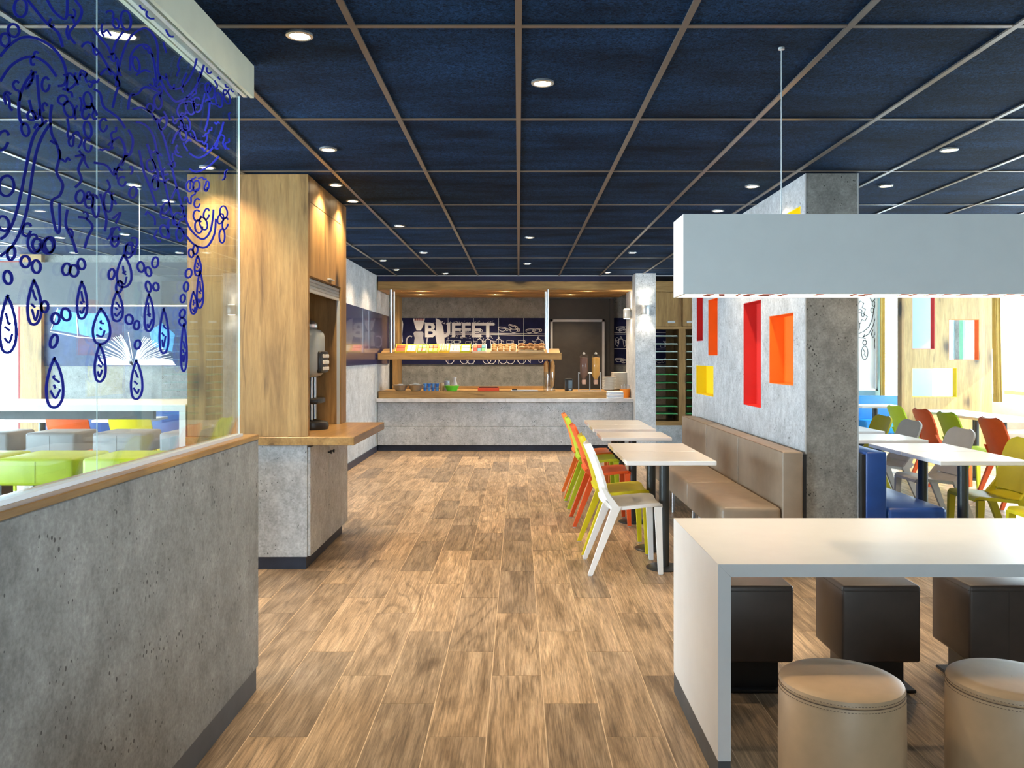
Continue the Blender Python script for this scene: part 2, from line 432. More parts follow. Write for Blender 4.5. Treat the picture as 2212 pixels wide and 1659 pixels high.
# ---- left: low parapet wall carrying the glass screen
lw_ = MB().rbox(-1.22, -1.092, -1.2, 3.55, .10, 1.052, .003, 1).build('wall_low_left', M['conc']); struct(lw_, 'low concrete-look parapet wall carrying the glass screen', 'wall')
MB().box(-1.215, -1.100, -1.2, 3.545, 0, .10).build('skirting', M['kick_grey'], lw_)
MB().rbox(-1.222, -1.089, -1.2, 3.552, 1.052, 1.073, .003, 1).build('wood_cap', M['oak_y'], lw_)
MB().box(-1.156, -1.128, -1.2, 3.46, 1.0735, 1.085).build('glass_channel', M['alu'], lw_)
gs = empty('glass_screen', (-1.14, 1.2, 1.085), 'tall glass screen with blue doodles standing on the low wall', 'glass screen')
for a, b in ((-1.2, -.1), (-.1, 1.1), (1.1, 2.298), (2.302, 3.46)):
    g_ = MB().add([(-1.147, a, 1.085), (-1.147, b, 1.085), (-1.147, b, 2.464), (-1.147, a, 2.464), (-1.137, a, 1.085), (-1.137, b, 1.085), (-1.137, b, 2.464), (-1.137, a, 2.464)], [(0, 3, 2, 1), (4, 5, 6, 7)]).build('glass_pane', M['glass'], gs)
    ew = .004 if b > 3 else .0012
    MB().box(-1.1468, -1.1405 if b > 3 else -1.1446, b - ew, b, 1.085, 2.464).build('pane_edge', M['glass_edge'], g_)
rl = MB()
rl.box(-1.105, -1.09, -1.2, 3.485, 2.465, 2.597); rl.box(-1.195, -1.105, -1.2, 3.485, 2.49, 2.597); rl.box(-1.195, -1.18, -1.2, 3.485, 2.465, 2.49)
hr = empty('head_rail', (-1.14, 1.2, 2.465), 'cream boxed rail fixing the glass screen to the ceiling', 'rail')
rl.build('rail_box', M['plaster_rail'], hr)
for x in (-1.165, -1.125): MB().box(x - .008, x + .008, -1.2, 3.48, 2.466, 2.49).build('glazing_strip', M['alu'], hr)

# ---- walls on the left, behind the tall cabinet
wl = MB().box(-2.25, -2.10, 10.0, 14.3, 0, CEIL).build('wall_left', M['conc_light']); struct(wl, 'pale concrete-look wall with a navy band left of the buffet', 'wall')
MB().box(-2.10, -2.085, 10.0, 13.6, 1.285, 2.045).build('navy_band', M['navy'], wl)
MB().box(-2.10, -2.085, 10.0, 12.5, 0, .085).build('skirting', M['kick_navy'], wl)
MB().box(-2.10, -2.088, 12.42, 12.45, 0.085, CEIL).build('edge_strip', M['alu'], wl)
wm = MB().box(-5.60, -2.25, 10.0, 10.15, 0, CEIL).build('wall_left_rear', M['conc']); struct(wm, 'concrete-look wall with a book mural seen through the glass', 'wall')
MB().box(-5.60, -2.26, 9.985, 10.0, 1.285, 2.045).build('navy_band', plain('mural_blue', (.012, .030, .10), .5, var=.4), wm)
def m3(u, v, d): p = at(u, v, 9.984); return Vector((p.x, 9.984 - d, p.z))
bk = MB(); bk2 = MB()
for i in range(34):                                         # fanned pages of the open book
    a = i / 33; a2 = random.uniform(-.03, .03)
    if i < 17:
        s_ = i / 16; tip = (212 + s_ * 50, 778 - 52 * math.sin(s_ * PI * .55) + random.uniform(-3, 3))
    else:
        s_ = (i - 17) / 16; tip = (312 + s_ * 65, 728 + 52 * s_ ** 1.7 + random.uniform(-3, 3))
    mid = ((tip[0] + 288) / 2, (tip[1] + 790) / 2 - 10 * math.sin(a * PI))
    bk.ribbon([(288 + (a - .5) * 6, 789), mid, tip], .0022 * 0 + 1.5, m3, .001)
bk.prism([(205, 788), (215, 776), (245, 770), (285, 789)], m3, .0012); bk.prism([(291, 789), (330, 772), (372, 778), (380, 789)], m3, .0012)
for s_ in ((259, 722, 283, 780), (277, 718, 287, 775)): bk.ribbon([(s_[0], s_[1]), (s_[2], s_[3])], 1.6, m3, .0015)
bk2.prism([(118, 700), (125, 668), (165, 676), (170, 722), (112, 712)], m3, .001); bk2.prism([(172, 722), (166, 676), (232, 678), (240, 716), (205, 730)], m3, .001)
bk2.prism([(322, 715), (350, 698), (378, 722), (372, 760), (330, 748)], m3, .0008)
bk2.build('printed_pages', M['print_blue'], wm); bk.build('printed_book', M['print_white'], wm)
ln = MB(); ln.ribbon([(108, 716), (170, 728), (236, 733)], 2, m3, .0016); ln.ribbon([(110, 712), (125, 665)], 2, m3, .0016); ln.ribbon([(168, 725), (165, 676)], 1.5, m3, .0016)
ln.build('printed_outline', M['print_white'], wm)
pp = MB().box(-5.85, -5.60, 9.92, 10.15, 0, CEIL).build('trim_1', M['oak_v']); struct(pp, 'oak post between the book mural wall and the left window', 'post')
def window(name, a, b, z0, z1, axis, plane, cols, label, mt='frame_grey', rows=()):
    t = empty(name, ((a + b) / 2, plane, z0) if axis == 'x' else (plane, (a + b) / 2, z0), label, 'window'); t['kind'] = 'structure'
    def bx(u0, u1, w0, w1, d0, d1):
        return MB().box(u0, u1, plane + d0, plane + d1, w0, w1) if axis == 'x' else MB().box(plane + d0, plane + d1, u0, u1, w0, w1)
    for u in (a, b): bx(u - .03, u + .03, z0, z1, -.04, .04).build('frame_post', M[mt], t)
    for z in (z0, z1): bx(a, b, z - .03, z + .03, -.04, .04).build('frame_rail', M[mt], t)
    us = [a + (b - a) * k / cols for k in range(cols + 1)]
    for k in range(1, cols): bx(us[k] - .025, us[k] + .025, z0, z1, -.035, .035).build('mullion', M[mt], t)
    for z in rows: bx(a, b, z - .02, z + .02, -.03, .03).build('transom', M[mt], t)
    for k in range(cols): bx(us[k] + .025, us[k + 1] - .025, z0 + .03, z1 - .03, -.006, .006).build('pane', M['window_glass'], t)
    return t
window('window_1', -6.30, -5.88, .05, 2.5, 'x', 10.02, 1, 'tall bright window beside the oak post behind the glass', 'print_red', (.85,))
wsl = MB().box(-6.45, -6.3, -3, -1.0, 0, 2.75).build('wall_far_left', M['conc']); struct(wsl, 'concrete-look side wall of the left room beside the glazing', 'wall')
window('window_2', -.97, 9.9, .05, 2.5, 'y', -6.37, 7, 'long daylight glazing along the far left side')
wf_ = MB().box(-7.8, .12, -3.1, -2.98, 0, 2.75).box(1.12, 7.7, -3.1, -2.98, 0, 2.75).box(.12, 1.12, -3.1, -2.98, 2.3, 2.75).box(.12, 1.12, -3.1, -2.98, 0, .94).build('wall_front', M['wall_white']); struct(wf_, 'white wall closing the room behind the viewer', 'wall')
MB().box(-6.45, -6.3, -1.0, 10.1, 2.52, 2.75).build('trim_2', M['wall_white']); struct(bpy.data.objects['trim_2'], 'white lintel above the left glazing', 'lintel')
window('fill_window', .15, 1.09, .97, 2.27, 'x', -3.04, 1, 'added front-fill opening in the wall behind the viewer')  # unseen glazed opening, added to let in front fill light
# ---- right side shell
wsr = MB().box(7.56, 7.7, -3, 5.0, 0, 2.75).build('wall_right', M['conc']); struct(wsr, 'concrete-look side wall right of the communal table', 'wall')
MB().box(7.58, 7.7, 5.0, 13.6, 0, .80).build('wall_right_sill', M['wall_white']); struct(bpy.data.objects['wall_right_sill'], 'low white sill wall under the right glazing', 'wall')
window('window_4', 5.03, 13.4, .84, 2.5, 'y', 7.62, 5, 'long daylight glazing along the sunny right side', 'curtain')
MB().box(7.58, 7.7, -3, 14.3, 2.52, 2.75).build('trim_3', M['wall_white']); struct(bpy.data.objects['trim_3'], 'white lintel above the right glazing', 'lintel')
ZB = 13.6
wr = MB()
for a, b in ((3.2, wx(1838, ZB)), (wx(1897, ZB), wx(1905, ZB)), (wx(1945, ZB), wx(2014, ZB)), (wx(2062, ZB), 7.62)): wr.box(a, b, ZB, ZB + .12, 0, CEIL + .1)
for a, b, zb in ((wx(1838, ZB), wx(1897, ZB), .85), (wx(1905, ZB), wx(1945, ZB), .6), (wx(2014, ZB), wx(2062, ZB), .6)): wr.box(a, b, ZB, ZB + .12, 0, zb); wr.box(a, b, ZB, ZB + .12, 2.5, CEIL + .1)
wr = wr.build('wall_back_right', M['wall_blue']); struct(wr, 'pale blue rear wall of the sunny dining area with window openings', 'wall')
w5 = window('window_5', wx(1838, ZB), wx(1897, ZB), .85, 2.5, 'x', ZB + .06, 1, 'rear window with black doodles right of the concrete pillar', 'wall_white')
for o in w5.children:
    if o.name.startswith('pane'): o.data.materials[0] = M['wall_white']; tag(o, 'frosted white film')
window('window_6', wx(1905, ZB), wx(1945, ZB), .6, 2.5, 'x', ZB + .06, 1, 'narrow bright rear window left of the pierced oak screen', 'wall_white')
window('window_7', wx(2014, ZB), wx(2062, ZB), .6, 2.5, 'x', ZB + .06, 1, 'bright rear window showing through the oak screen openings', 'wall_white')
def w3(u, v, d): p = at(u, v, ZB + .05); return Vector((p.x, ZB + .05 - d, p.z))
dd = MB()
for pl in ([(1852,662),(1858,650),(1866,655),(1862,665),(1870,668),(1866,678),(1874,684),(1868,694),(1862,690),(1858,700),(1852,690)],
           [(1893,650),(1888,668),(1884,690),(1877,706),(1866,716),(1852,722)], [(1896,660),(1892,682),(1886,704),(1876,722),(1862,730),(1851,728)],
           [(1878,640),(1884,652),(1890,646),(1893,640)], [(1868,722),(1864,730),(1870,732)], [(1886,712),(1882,722),(1886,730),(1889,722)]):
    dd.ribbon(pl, 1.3, w3, .004)
for cx, cy, rx, ry in ((1868, 762, 7, 15), (1868, 740, 4, 5), (1892, 742, 3, 14), (1854, 705, 3, 8), (1887, 656, 3, 6), (1884, 670, 3, 5), (1864, 680, 3, 4), (1893, 720, 3, 6), (1858, 672, 4, 4)):
    dd.ribbon([(cx + rx * math.cos(a * PI / 7), cy + ry * math.sin(a * PI / 7)) for a in range(14)], 1.2, w3, .004, True)
dd.ribbon([(1865, 755), (1869, 762), (1866, 766), (1871, 770)], 1.1, w3, .004)
dd.build('doodle', M['doodle_black'], w5)
for k, (a, b, l) in enumerate(((1897, 1906, 'ochre curtain drawn beside the doodled rear window'), (1944, 1953, 'dark ochre curtain edge behind the left side of oak screen'))):
    c = MB(); n = 12
    pts = [(wx(a, ZB) + (wx(b, ZB) - wx(a, ZB)) * i / n, ZB - .09 + .025 * math.sin(i * 1.9)) for i in range(n + 1)]
    c.prism(pts + [(x, y + .012) for x, y in pts[::-1]], lambda u, v, d: Vector((u, v, .03 + d)), 2.5)
    tag(c.build('curtain', M['curtain']), l, 'curtain')
c = MB(); n = 14
pts = [(wx(2146, 11.9) + .03 * math.sin(i * 1.7), 11.75 + .012 * i) for i in range(n + 1)]
c.prism(pts + [(x + .012, y) for x, y in pts[::-1]], lambda u, v, d: Vector((u + .05 * (1 - d / 2.5), v, .03 + d)), 2.5)
tag(c.build('curtain', M['curtain']), 'ochre curtain hanging at the right side of the oak screen', 'curtain')
cp = MB().box(wx(2084, 12.6), wx(2125, 12.6), 12.6, 12.9, 0, CEIL).build('trim_4', M['conc']); struct(cp, 'concrete post glimpsed through the square opening of the oak screen', 'post')
gp = MB().box(wx(2080, 12.6), wx(2084, 12.6), 12.6, 12.7, 0, CEIL).build('trim_5', col((.12, .45, .25))); struct(gp, 'slim green frame glimpsed through the square opening of oak screen', 'frame')
# ---- gable behind the right area ceiling end
MB().box(3.2, 7.7, 12.5, 13.8, CEIL, 2.75).build('trim_6', M['wall_white']); struct(bpy.data.objects['trim_6'], 'white ceiling strip over the rear window recess', 'ceiling')
MB().box(-2.25, 3.2, 12.505, 14.4, CEIL + .002, 2.75).build('trim_9', M['navy_soffit']); struct(bpy.data.objects['trim_9'], 'dark ceiling over the buffet kitchen', 'ceiling')
MB().box(3.05, 3.2, 12.3, 14.3, 0, CEIL).build('wall_back_inner', M['wall_white']); struct(bpy.data.objects['wall_back_inner'], 'short wall between the tray cabinet and the rear dining corner', 'wall')
# ---- pierced oak screen on the right
ZD = 10.8
od = empty('oak_screen', (wx(2045, ZD), ZD, 0), 'oak partition screen with three coloured cut-out openings', 'partition')
X0, X1 = wx(1953, ZD), wx(2143, ZD)
holes = [(wx(1970, ZD), wx(2019, ZD), wz(754, ZD), 2.25, 'n_red'), (wx(2050, ZD), wx(2115, ZD), wz(778, ZD), wz(690, ZD), 'n_orange'), (wx(1970, ZD), wx(2067, ZD), wz(858, ZD), wz(795, ZD), 'n_yellow')]
def pierced(xs0, xs1, zs0, zs1, hs):
    xs = sorted({xs0, xs1} | {h[0] for h in hs} | {h[1] for h in hs}); zs = sorted({zs0, zs1} | {h[2] for h in hs} | {h[3] for h in hs})
    for i in range(len(xs) - 1):
        for j in range(len(zs) - 1):
            cx, cz = (xs[i] + xs[i + 1]) / 2, (zs[j] + zs[j + 1]) / 2
            if not any(h[0] < cx < h[1] and h[2] < cz < h[3] for h in hs): yield xs[i], xs[i + 1], zs[j], zs[j + 1]
b_ = MB()
for q in pierced(X0, X1, 0, CEIL - .01, holes): b_.box(q[0], q[1], ZD, ZD + .10, q[2], q[3])
b_.build('screen_panel', M['oak_pale'], od)
for h in holes:
    l = MB(); e = .006
    l.box(h[0], h[0] + e, ZD + .001, ZD + .099, h[2], h[3]); l.box(h[1] - e, h[1], ZD + .001, ZD + .099, h[2], h[3])
    l.box(h[0], h[1], ZD + .001, ZD + .099, h[2], h[2] + e); l.box(h[0], h[1], ZD + .001, ZD + .099, h[3] - e, h[3])
    l.build('opening_lining', M[h[4]], od)
MB().box(X0 - .035, X0, ZD - .01, ZD + .11, 0, CEIL - .01).build('edge_post', M['oak_v'], od)

# ---- dividing wall with coloured niches, its end is the concrete pillar
XW, XW2, ZW0, ZW1 = 1.875, 2.215, 5.54, 9.13
def zx(px): return XW * F / (px - VX)
nich = [(zx(1518), zx(1505), 1.56, 2.33, 'n_red'), (zx(1550), zx(1530), 1.41, 1.955, 'n_orange'), (zx(1541), zx(1504), 1.01, 1.307, 'n_yellow'),
        (zx(1644), zx(1606), 1.0, 1.84, 'n_red'), (zx(1714), zx(1662), 1.20, 1.70, 'n_orange'), (zx(1729), zx(1692), 2.02, 2.40, 'n_yellow')]
b_ = MB(); ND = .11
for q in pierced(ZW0, ZW1, 0, CEIL - .002, nich): b_.box(XW, XW + ND, q[0], q[1], q[2], q[3])
b_.box(XW + ND, XW2 - .02, ZW0, ZW1, 0, CEIL - .002)
wd = b_.build('wall_divider', M['conc_light']); struct(wd, 'concrete-look dividing wall with coloured niches behind the taupe bench', 'wall')
for h in nich:
    l = MB(); e = .004
    l.box(XW + ND - e, XW + ND - .0005, h[0], h[1], h[2], h[3])
    l.box(XW + .001, XW + ND, h[0], h[0] + e, h[2], h[3]); l.box(XW + .001, XW + ND, h[1] - e, h[1], h[2], h[3])
    l.box(XW + .001, XW + ND, h[0], h[1], h[2], h[2] + e); l.box(XW + .001, XW + ND, h[0], h[1], h[3] - e, h[3])
    l.build('niche', M[h[4]], wd)
MB().box(XW + .004, XW2, ZW0 - .018, ZW0, 0, CEIL - .002).build('end_panel', M['conc'], wd)
MB().box(XW2 - .02, XW2, ZW0, ZW1, 0, CEIL - .002).build('rear_panel', M['conc'], wd)
for x in (XW - .002, XW2): MB().box(x, x + .006, ZW0 - .021, ZW0 - .012, 0, CEIL - .002).build('edge_trim', M['alu'], wd)

# ================================================================== BUFFET END
ZK = 14.2
wb = MB().box(-2.25, 3.05, ZK, ZK + .15, 0, CEIL).build('wall_back', M['conc']); struct(wb, 'concrete-look rear wall of the buffet with a navy drawing panel', 'wall')
ORI[wb.name] = wb.location.copy()
zb0, zb1 = wz(787, ZK), wz(687, ZK)
edges = [858, 968, 1023, 1077, 1131, 1187]
for a, b in zip(edges[:-1], edges[1:]): MB().box(wx(a + .5, ZK), wx(b - .5, ZK), ZK - .02, ZK, zb0, zb1).build('navy_panel', M['navy_matt'], wb)
MB().box(wx(858, ZK), wx(1187, ZK), ZK - .004, ZK, zb0 + .01, zb1 - .002).build('panel_joint', M['alu'], wb)
MB().box(wx(1326, ZK), wx(1449, ZK), ZK - .02, ZK, zb0, zb1).build('navy_panel', M['navy_matt'], wb)
def b3(u, v, d): p = at(u, v, ZK - .021); return Vector((p.x, ZK - .021 - d, p.z))
def ell(cx, cy, rx, ry, a0=0, a1=360, n=14, rot=0):
    o = []; c, s_ = math.cos(rot), math.sin(rot)
    for i in range(n + 1):
        a = math.radians(a0 + (a1 - a0) * i / n); x, y = rx * math.cos(a), ry * math.sin(a); o.append((cx + x * c - y * s_, cy + x * s_ + y * c))
    return o
d_ = MB(); LWD = 1.15
def cup(cx, cy, r_, rot=0):
    rim = ell(cx, cy, r_, r_ * .16, 0, 360, 14, rot); d_.ribbon(rim, LWD, b3, .001)
    d_.ribbon(ell(cx, cy, r_, r_ * .85, 0, 180, 12, rot), LWD, b3, .001)
    d_.ribbon(ell(cx + r_ * 1.15 * math.cos(rot), cy + 2.5 + r_ * 1.15 * math.sin(rot), 2.6, 3, 0, 360, 8), LWD, b3, .001)
def mug(x, y, w_, h_, n=2):
    for k in range(n):
        d_.ribbon([(x, y - k * h_), (x, y - k * h_ - h_ + 1), (x + w_, y - k * h_ - h_ + 1), (x + w_, y - k * h_), (x, y - k * h_)], LWD, b3, .001)
        d_.ribbon(ell(x + w_ + 1.5, y - k * h_ - h_ / 2, 2, 2.4, -90, 90, 6), LWD, b3, .001)
def pot(x, y, s=1.0):
    d_.ribbon([(x - 7*s, y), (x - 5*s, y - 19*s), (x + 5*s, y - 19*s), (x + 8*s, y)], LWD, b3, .001)
    d_.ribbon([(x - 5*s, y - 19*s), (x, y - 21.5*s), (x + 5*s, y - 19*s)], LWD, b3, .001); d_.ribbon(ell(x, y - 23.5*s, 1.6*s, 1.8*s, 0, 360, 8), LWD, b3, .001)
    d_.ribbon([(x - 6*s, y - 9*s), (x - 13*s, y - 17*s), (x - 6*s, y - 15*s)], LWD, b3, .001)
    d_.ribbon([(x + 6*s, y - 17*s), (x + 11*s, y - 16*s), (x + 12*s, y - 3*s), (x + 8*s, y - 2*s)], LWD, b3, .001)
d_.ribbon([(955, 719.5), (1050, 719.5), (1178, 721.5)], LWD, b3, .001); d_.ribbon([(955, 722.5), (1050, 722.5), (1178, 725.5)], LWD, b3, .001)
cup(1085, 708, 9, .12); cup(1110, 711, 9, -.05); cup(1107, 703, 8, .25); cup(1144, 712, 8.5, -.12); cup(1158, 712, 8.5, -.12); cup(1000, 712, 8); cup(1030, 712, 8)
for x in (965, 981): mug(x, 750, 11, 8)
for x in (992, 1008): mug(x, 750, 9, 7, 1)
mug(1095, 750, 11, 8); mug(1120, 750, 11, 8); mug(1140, 750, 8, 6, 1); mug(1006, 743, 9, 6, 1)
for x in (1036, 1054, 1077, 1163): pot(x, 753)
for x in (972, 1003, 1017, 1052, 1062, 1087, 1103, 1127): d_.ribbon(ell(x, 776, 9, 10, 10, 170, 8), LWD, b3, .001)
d_.ribbon([(1140, 777), (1146, 784), (1146, 777)], LWD, b3, .001); d_.ribbon(ell(1168, 779, 4, 4), LWD, b3, .001)
# same drawings on the right-hand panel
cup(1340, 707, 9, -.1); cup(1345, 712, 8, .1); d_.ribbon([(1327, 719), (1353, 719)], LWD, b3, .001); d_.ribbon([(1327, 722), (1353, 722)], LWD, b3, .001)
pot(1341, 750, .9); d_.ribbon([(1327, 753), (1353, 753)], LWD, b3, .001); cup(1337, 775, 8); cup(1347, 778, 7); d_.ribbon(ell(1333, 738, 4, 9), LWD, b3, .001)
d_.ribbon([(1416, 718), (1447, 719)], LWD, b3, .001); mug(1427, 750, 9, 8, 1); d_.ribbon([(1416, 754), (1447, 754)], LWD, b3, .001); pot(1443, 750, .8); cup(1424, 778, 7); cup(1441, 774, 5)
d_.build('line_drawing', M['print_white'], wb)
# printed torso with a coffee pot, left end of the panel
tz = MB()
tz.prism([(859, 691), (868, 688), (871, 700), (869, 722), (870, 738), (865, 750), (861, 786), (859, 786)], b3, .001)
tz.prism([(941, 687), (951, 692), (957, 706), (960, 728), (961, 750), (945, 750), (941, 730), (942, 708)], b3, .001)
tz.prism([(892, 688), (918, 688), (914, 704), (909, 714), (900, 714), (896, 704)], b3, .001)
tz.build('printed_shirt', M['print_white'], wb)
pt = MB()
pt.prism([(893, 720), (896, 716), (912, 716), (915, 720), (914, 730), (917, 748), (893, 748), (896, 730)], b3, .0015)
pt.ribbon(ell(886, 738, 8, 12, 60, 300, 12), 3, b3, .0015); pt.ribbon([(916, 742), (921, 744), (923, 732), (925, 722)], 3, b3, .0015)
pt.build('printed_pot', M['print_grey'], wb)
rd = MB()
for k in range(5): rd.box(wx(896 + k * 4, ZK), wx(899 + k * 4, ZK), ZK - .024, ZK - .0215, wz(692.5, ZK), wz(688, ZK))
rd.build('printed_red_marks', M['print_red'], wb)
def textmesh(body, px0, px1, py0, py1, Z, mt, parent, name, off=.0):
    cu = bpy.data.curves.new(name, 'FONT'); cu.body = body; cu.extrude = .001; cu.offset = off
    o = bpy.data.objects.new(name, cu); COL.objects.link(o)
    dg = bpy.context.evaluated_depsgraph_get(); me = bpy.data.meshes.new_from_object(o.evaluated_get(dg))
    bpy.data.objects.remove(o); bpy.data.curves.remove(cu)
    xs = [v.co.x for v in me.vertices]; ys = [v.co.y for v in me.vertices]; xa, xb, ya, yb = min(xs), max(xs), min(ys), max(ys)
    X0_, X1_, Za, Zb = wx(px0, Z), wx(px1, Z), wz(py1, Z), wz(py0, Z); org = ORI[parent.name]
    for v in me.vertices:
        c = v.co.copy(); v.co = Vector((X0_ + (c.x - xa) / (xb - xa) * (X1_ - X0_), Z - .002 - c.z, Za + (c.y - ya) / (yb - ya) * (Zb - Za))) - org
    me.materials.clear(); me.materials.append(mt)
    ob = bpy.data.objects.new(name, me); COL.objects.link(ob); ob.parent = parent; return ob
textmesh('BUFFET', 918, 1068, 697, 729, ZK - .023, M['print_white'], wb, 'lettering', .03)
sk = MB()
for k in range(150):
    u = random.uniform(917, 1068); v = random.choice([random.uniform(694, 700), random.uniform(724, 731)]); l = random.uniform(1.5, 4)
    a = random.uniform(-.6, .6) + (0 if random.random() < .6 else PI / 2); sk.ribbon([(u, v), (u + l * math.cos(a), v + l * math.sin(a))], .7, b3, .0015)
sk.build('lettering_scribble', M['print_white'], wb)
# door to the kitchen
dr = empty('door_1', (wx(1250, ZK), ZK - .05, 0), 'dark brown kitchen door with grey frame behind the buffet', 'door'); dr['kind'] = 'structure'
MB().box(wx(1187, 14.15), wx(1326, 14.15), ZK - .045, ZK - .001, 0, wz(645, 14.15)).build('recess_panel', M['door_brown'], dr)
MB().box(wx(1194, 14.1), wx(1302, 14.1), ZK - .07, ZK - .046, 0, wz(694, 14.1)).build('door_leaf', M['door_brown'], dr)
for a, b, z0, z1 in ((1189, 1194, 0, wz(690, 14.1)), (1301, 1306, 0, wz(690, 14.1))): MB().box(wx(a, 14.1), wx(b, 14.1), ZK - .10, ZK - .046, z0, z1).build('door_frame', M['frame_grey'], dr)
MB().box(wx(1189, 14.1), wx(1306, 14.1), ZK - .10, ZK - .046, wz(695, 14.1), wz(690, 14.1)).build('door_frame', M['frame_grey'], dr)
MB().box(wx(1318, 14.1), wx(1326, 14.1), ZK - .12, ZK - .046, 0, wz(645, 14.1)).build('side_jamb', M['door_brown'], dr)
# pillar right of the buffet
pl = MB().box(1.683, 1.97, 12.15, 13.2, 0, CEIL - .002).build('wall_pillar', M['conc_light']); struct(pl, 'pale concrete pillar with a wall lamp right of the buffet', 'pillar')
for x in (1.68, 1.967): MB().box(x, x + .006, 12.147, 12.156, 0, CEIL - .002).build('edge_trim', M['alu'], pl)
def sconce(loc, nrm, label):
    t = empty('wall_lamp', loc, label, 'wall lamp')
    c = Vector(loc); q = c + Vector(nrm) * .065
    MB().lathe([(.052, 0), (.055, .004), (.055, .136), (.052, .14), (.046, .14), (.046, 0), (.052, 0)], (q.x, q.y, c.z - .07), 20, caps=False).build('lamp_body', M['alu'], t, True)
    m_ = MB(); a = c; m_.box(min(a.x, q.x) - .012, max(a.x, q.x) + .012 * (nrm[0] == 0), min(a.y, q.y) - 0, max(a.y, q.y) + .012 * 0 + (.024 if nrm[1] == 0 else 0), c.z - .03, c.z + .03)
    m_.build('wall_bracket', M['alu'], t)
    for s_, z in ((1, .071), (-1, -.071)):
        MB().lathe([(.0001, 0), (.044, 0), (.044, .004), (.0001, .004)], (q.x, q.y, c.z + z - .002), 16).build('lamp_lens', M['glow_small'], t)
        light('lamp_light', 'SPOT', Vector((0, 0, z * 1.25)) + Vector(nrm) * .065, 5, t, (1, .85, .66), .03, .5, 100, (0 if s_ < 0 else PI, 0, 0))
sconce((wx(1393, 12.15), 12.148, wz(670, 12.15)), (0, -1, 0), 'up and down wall lamp on the front of the pale pillar')
sconce((1.682, 12.62, wz(678, 12.6)), (-1, 0, 0), 'up and down wall lamp on the buffet side of the pale pillar')
# canopy
cn = empty('buffet_canopy', (-.2, 12.6, 2.386), 'oak canopy with recessed light slots above the buffet', 'canopy')
MB().box(-2.08, 1.68, 12.50, 12.62, 2.386, 2.506).build('fascia', M['oak_h'], cn)
MB().box(-2.08, 1.68, 12.53, 12.6, 2.5065, CEIL).build('soffit_band', M['navy_soffit'], cn)
slots = [(12.76, 12.86, wx(866, 12.8), wx(1320, 12.8)), (13.42, 13.60, wx(836, 13.5), wx(1352, 13.5))]
u_ = MB()
for a, b in ((12.621, 12.76), (12.86, 13.42), (13.60, 14.12)): u_.box(-2.08, 1.68, a, b, 2.386, 2.41)
for a, b, x0, x1 in slots: u_.box(-2.08, x0, a, b, 2.386, 2.41); u_.box(x1, 1.68, a, b, 2.386, 2.41)
u_.build('underside_board', M['oak_h'], cn)
MB().box(-2.08, 1.68, 12.62, 14.12, 2.46, 2.50).build('slot_cover', M['black'], cn)
for sx, sl_ in ((910, 0), (1092, 0), (1270, 0), (908, 1), (1070, 1), (1233, 1)):
    Zs = (slots[sl_][0] + slots[sl_][1]) / 2; x = wx(sx, Zs)
    MB().lathe([(.0001, 0), (.04, 0), (.045, .012), (.045, .05), (.0001, .05)], (x, Zs, 2.395), 14).build('slot_lamp', M['glow_small'], cn)
    light('lamp_light', 'SPOT', Vector((x, Zs, 2.385)) - ORI[cn.name], 48, cn, (1, .80, .55), .04, .7, 120)
p_ = MB().box(wx(848, 13.7), wx(859, 13.7), 13.7, 14.19, 0, 2.385).build('trim_7', M['oak_v']); struct(p_, 'oak post at the left end of the buffet drawing panel', 'post')
MB().box(-2.1, wx(848, 13.75), 13.8, 14.1, 0, 2.385).build('trim_8', M['door_brown']); struct(bpy.data.objects['trim_8'], 'dark sheet standing in for the shaded gap between left wall and oak post', 'panel')  # dark sheet in place of an open gap, shade put into its colour
# counter
bc = empty('buffet_counter', (-.2, 12.5, 0), 'concrete-look buffet counter with pale worktop and oak ledge', 'counter')
zj = wz(921, 12.5)
MB().box(-2.085, 1.68, 12.56, 13.2, 0, .086).build('kick', M['kick_navy'], bc)
MB().box(-2.085, 1.68, 12.52, 13.2, .086, .73).build('body', M['kick_grey'], bc)
MB().rbox(-2.084, 1.68, 12.50, 12.519, .088, zj - .003, .002, 1).build('front_panel', M['conc_light'], bc)
MB().rbox(-2.084, 1.68, 12.50, 12.519, zj + .003, .722, .002, 1).build('front_panel', M['conc_light'], bc)
for a, b in ((-2.084, wx(1092, 12.4)), (wx(1092, 12.4), 1.68)): MB().rbox(a + .001, b - .001, 12.38, 13.25, .731, .782, .004, 2).build('worktop', M['marble'], bc)
MB().rbox(-2.08, 1.32, 12.55, 12.80, .7825, .88, .003, 1).build('ledge', M['oak_h'], bc)
MB().rbox(-2.08, 1.68, 12.801, 13.40, .7825, .88, .003, 1).build('rear_ledge', M['oak_h'], bc)
MB().box(-2.0, wx(1190, 13.45), 13.40, 13.45, .78, wz(834, 13.42)).build('back_rail', M['oak_h'], bc)
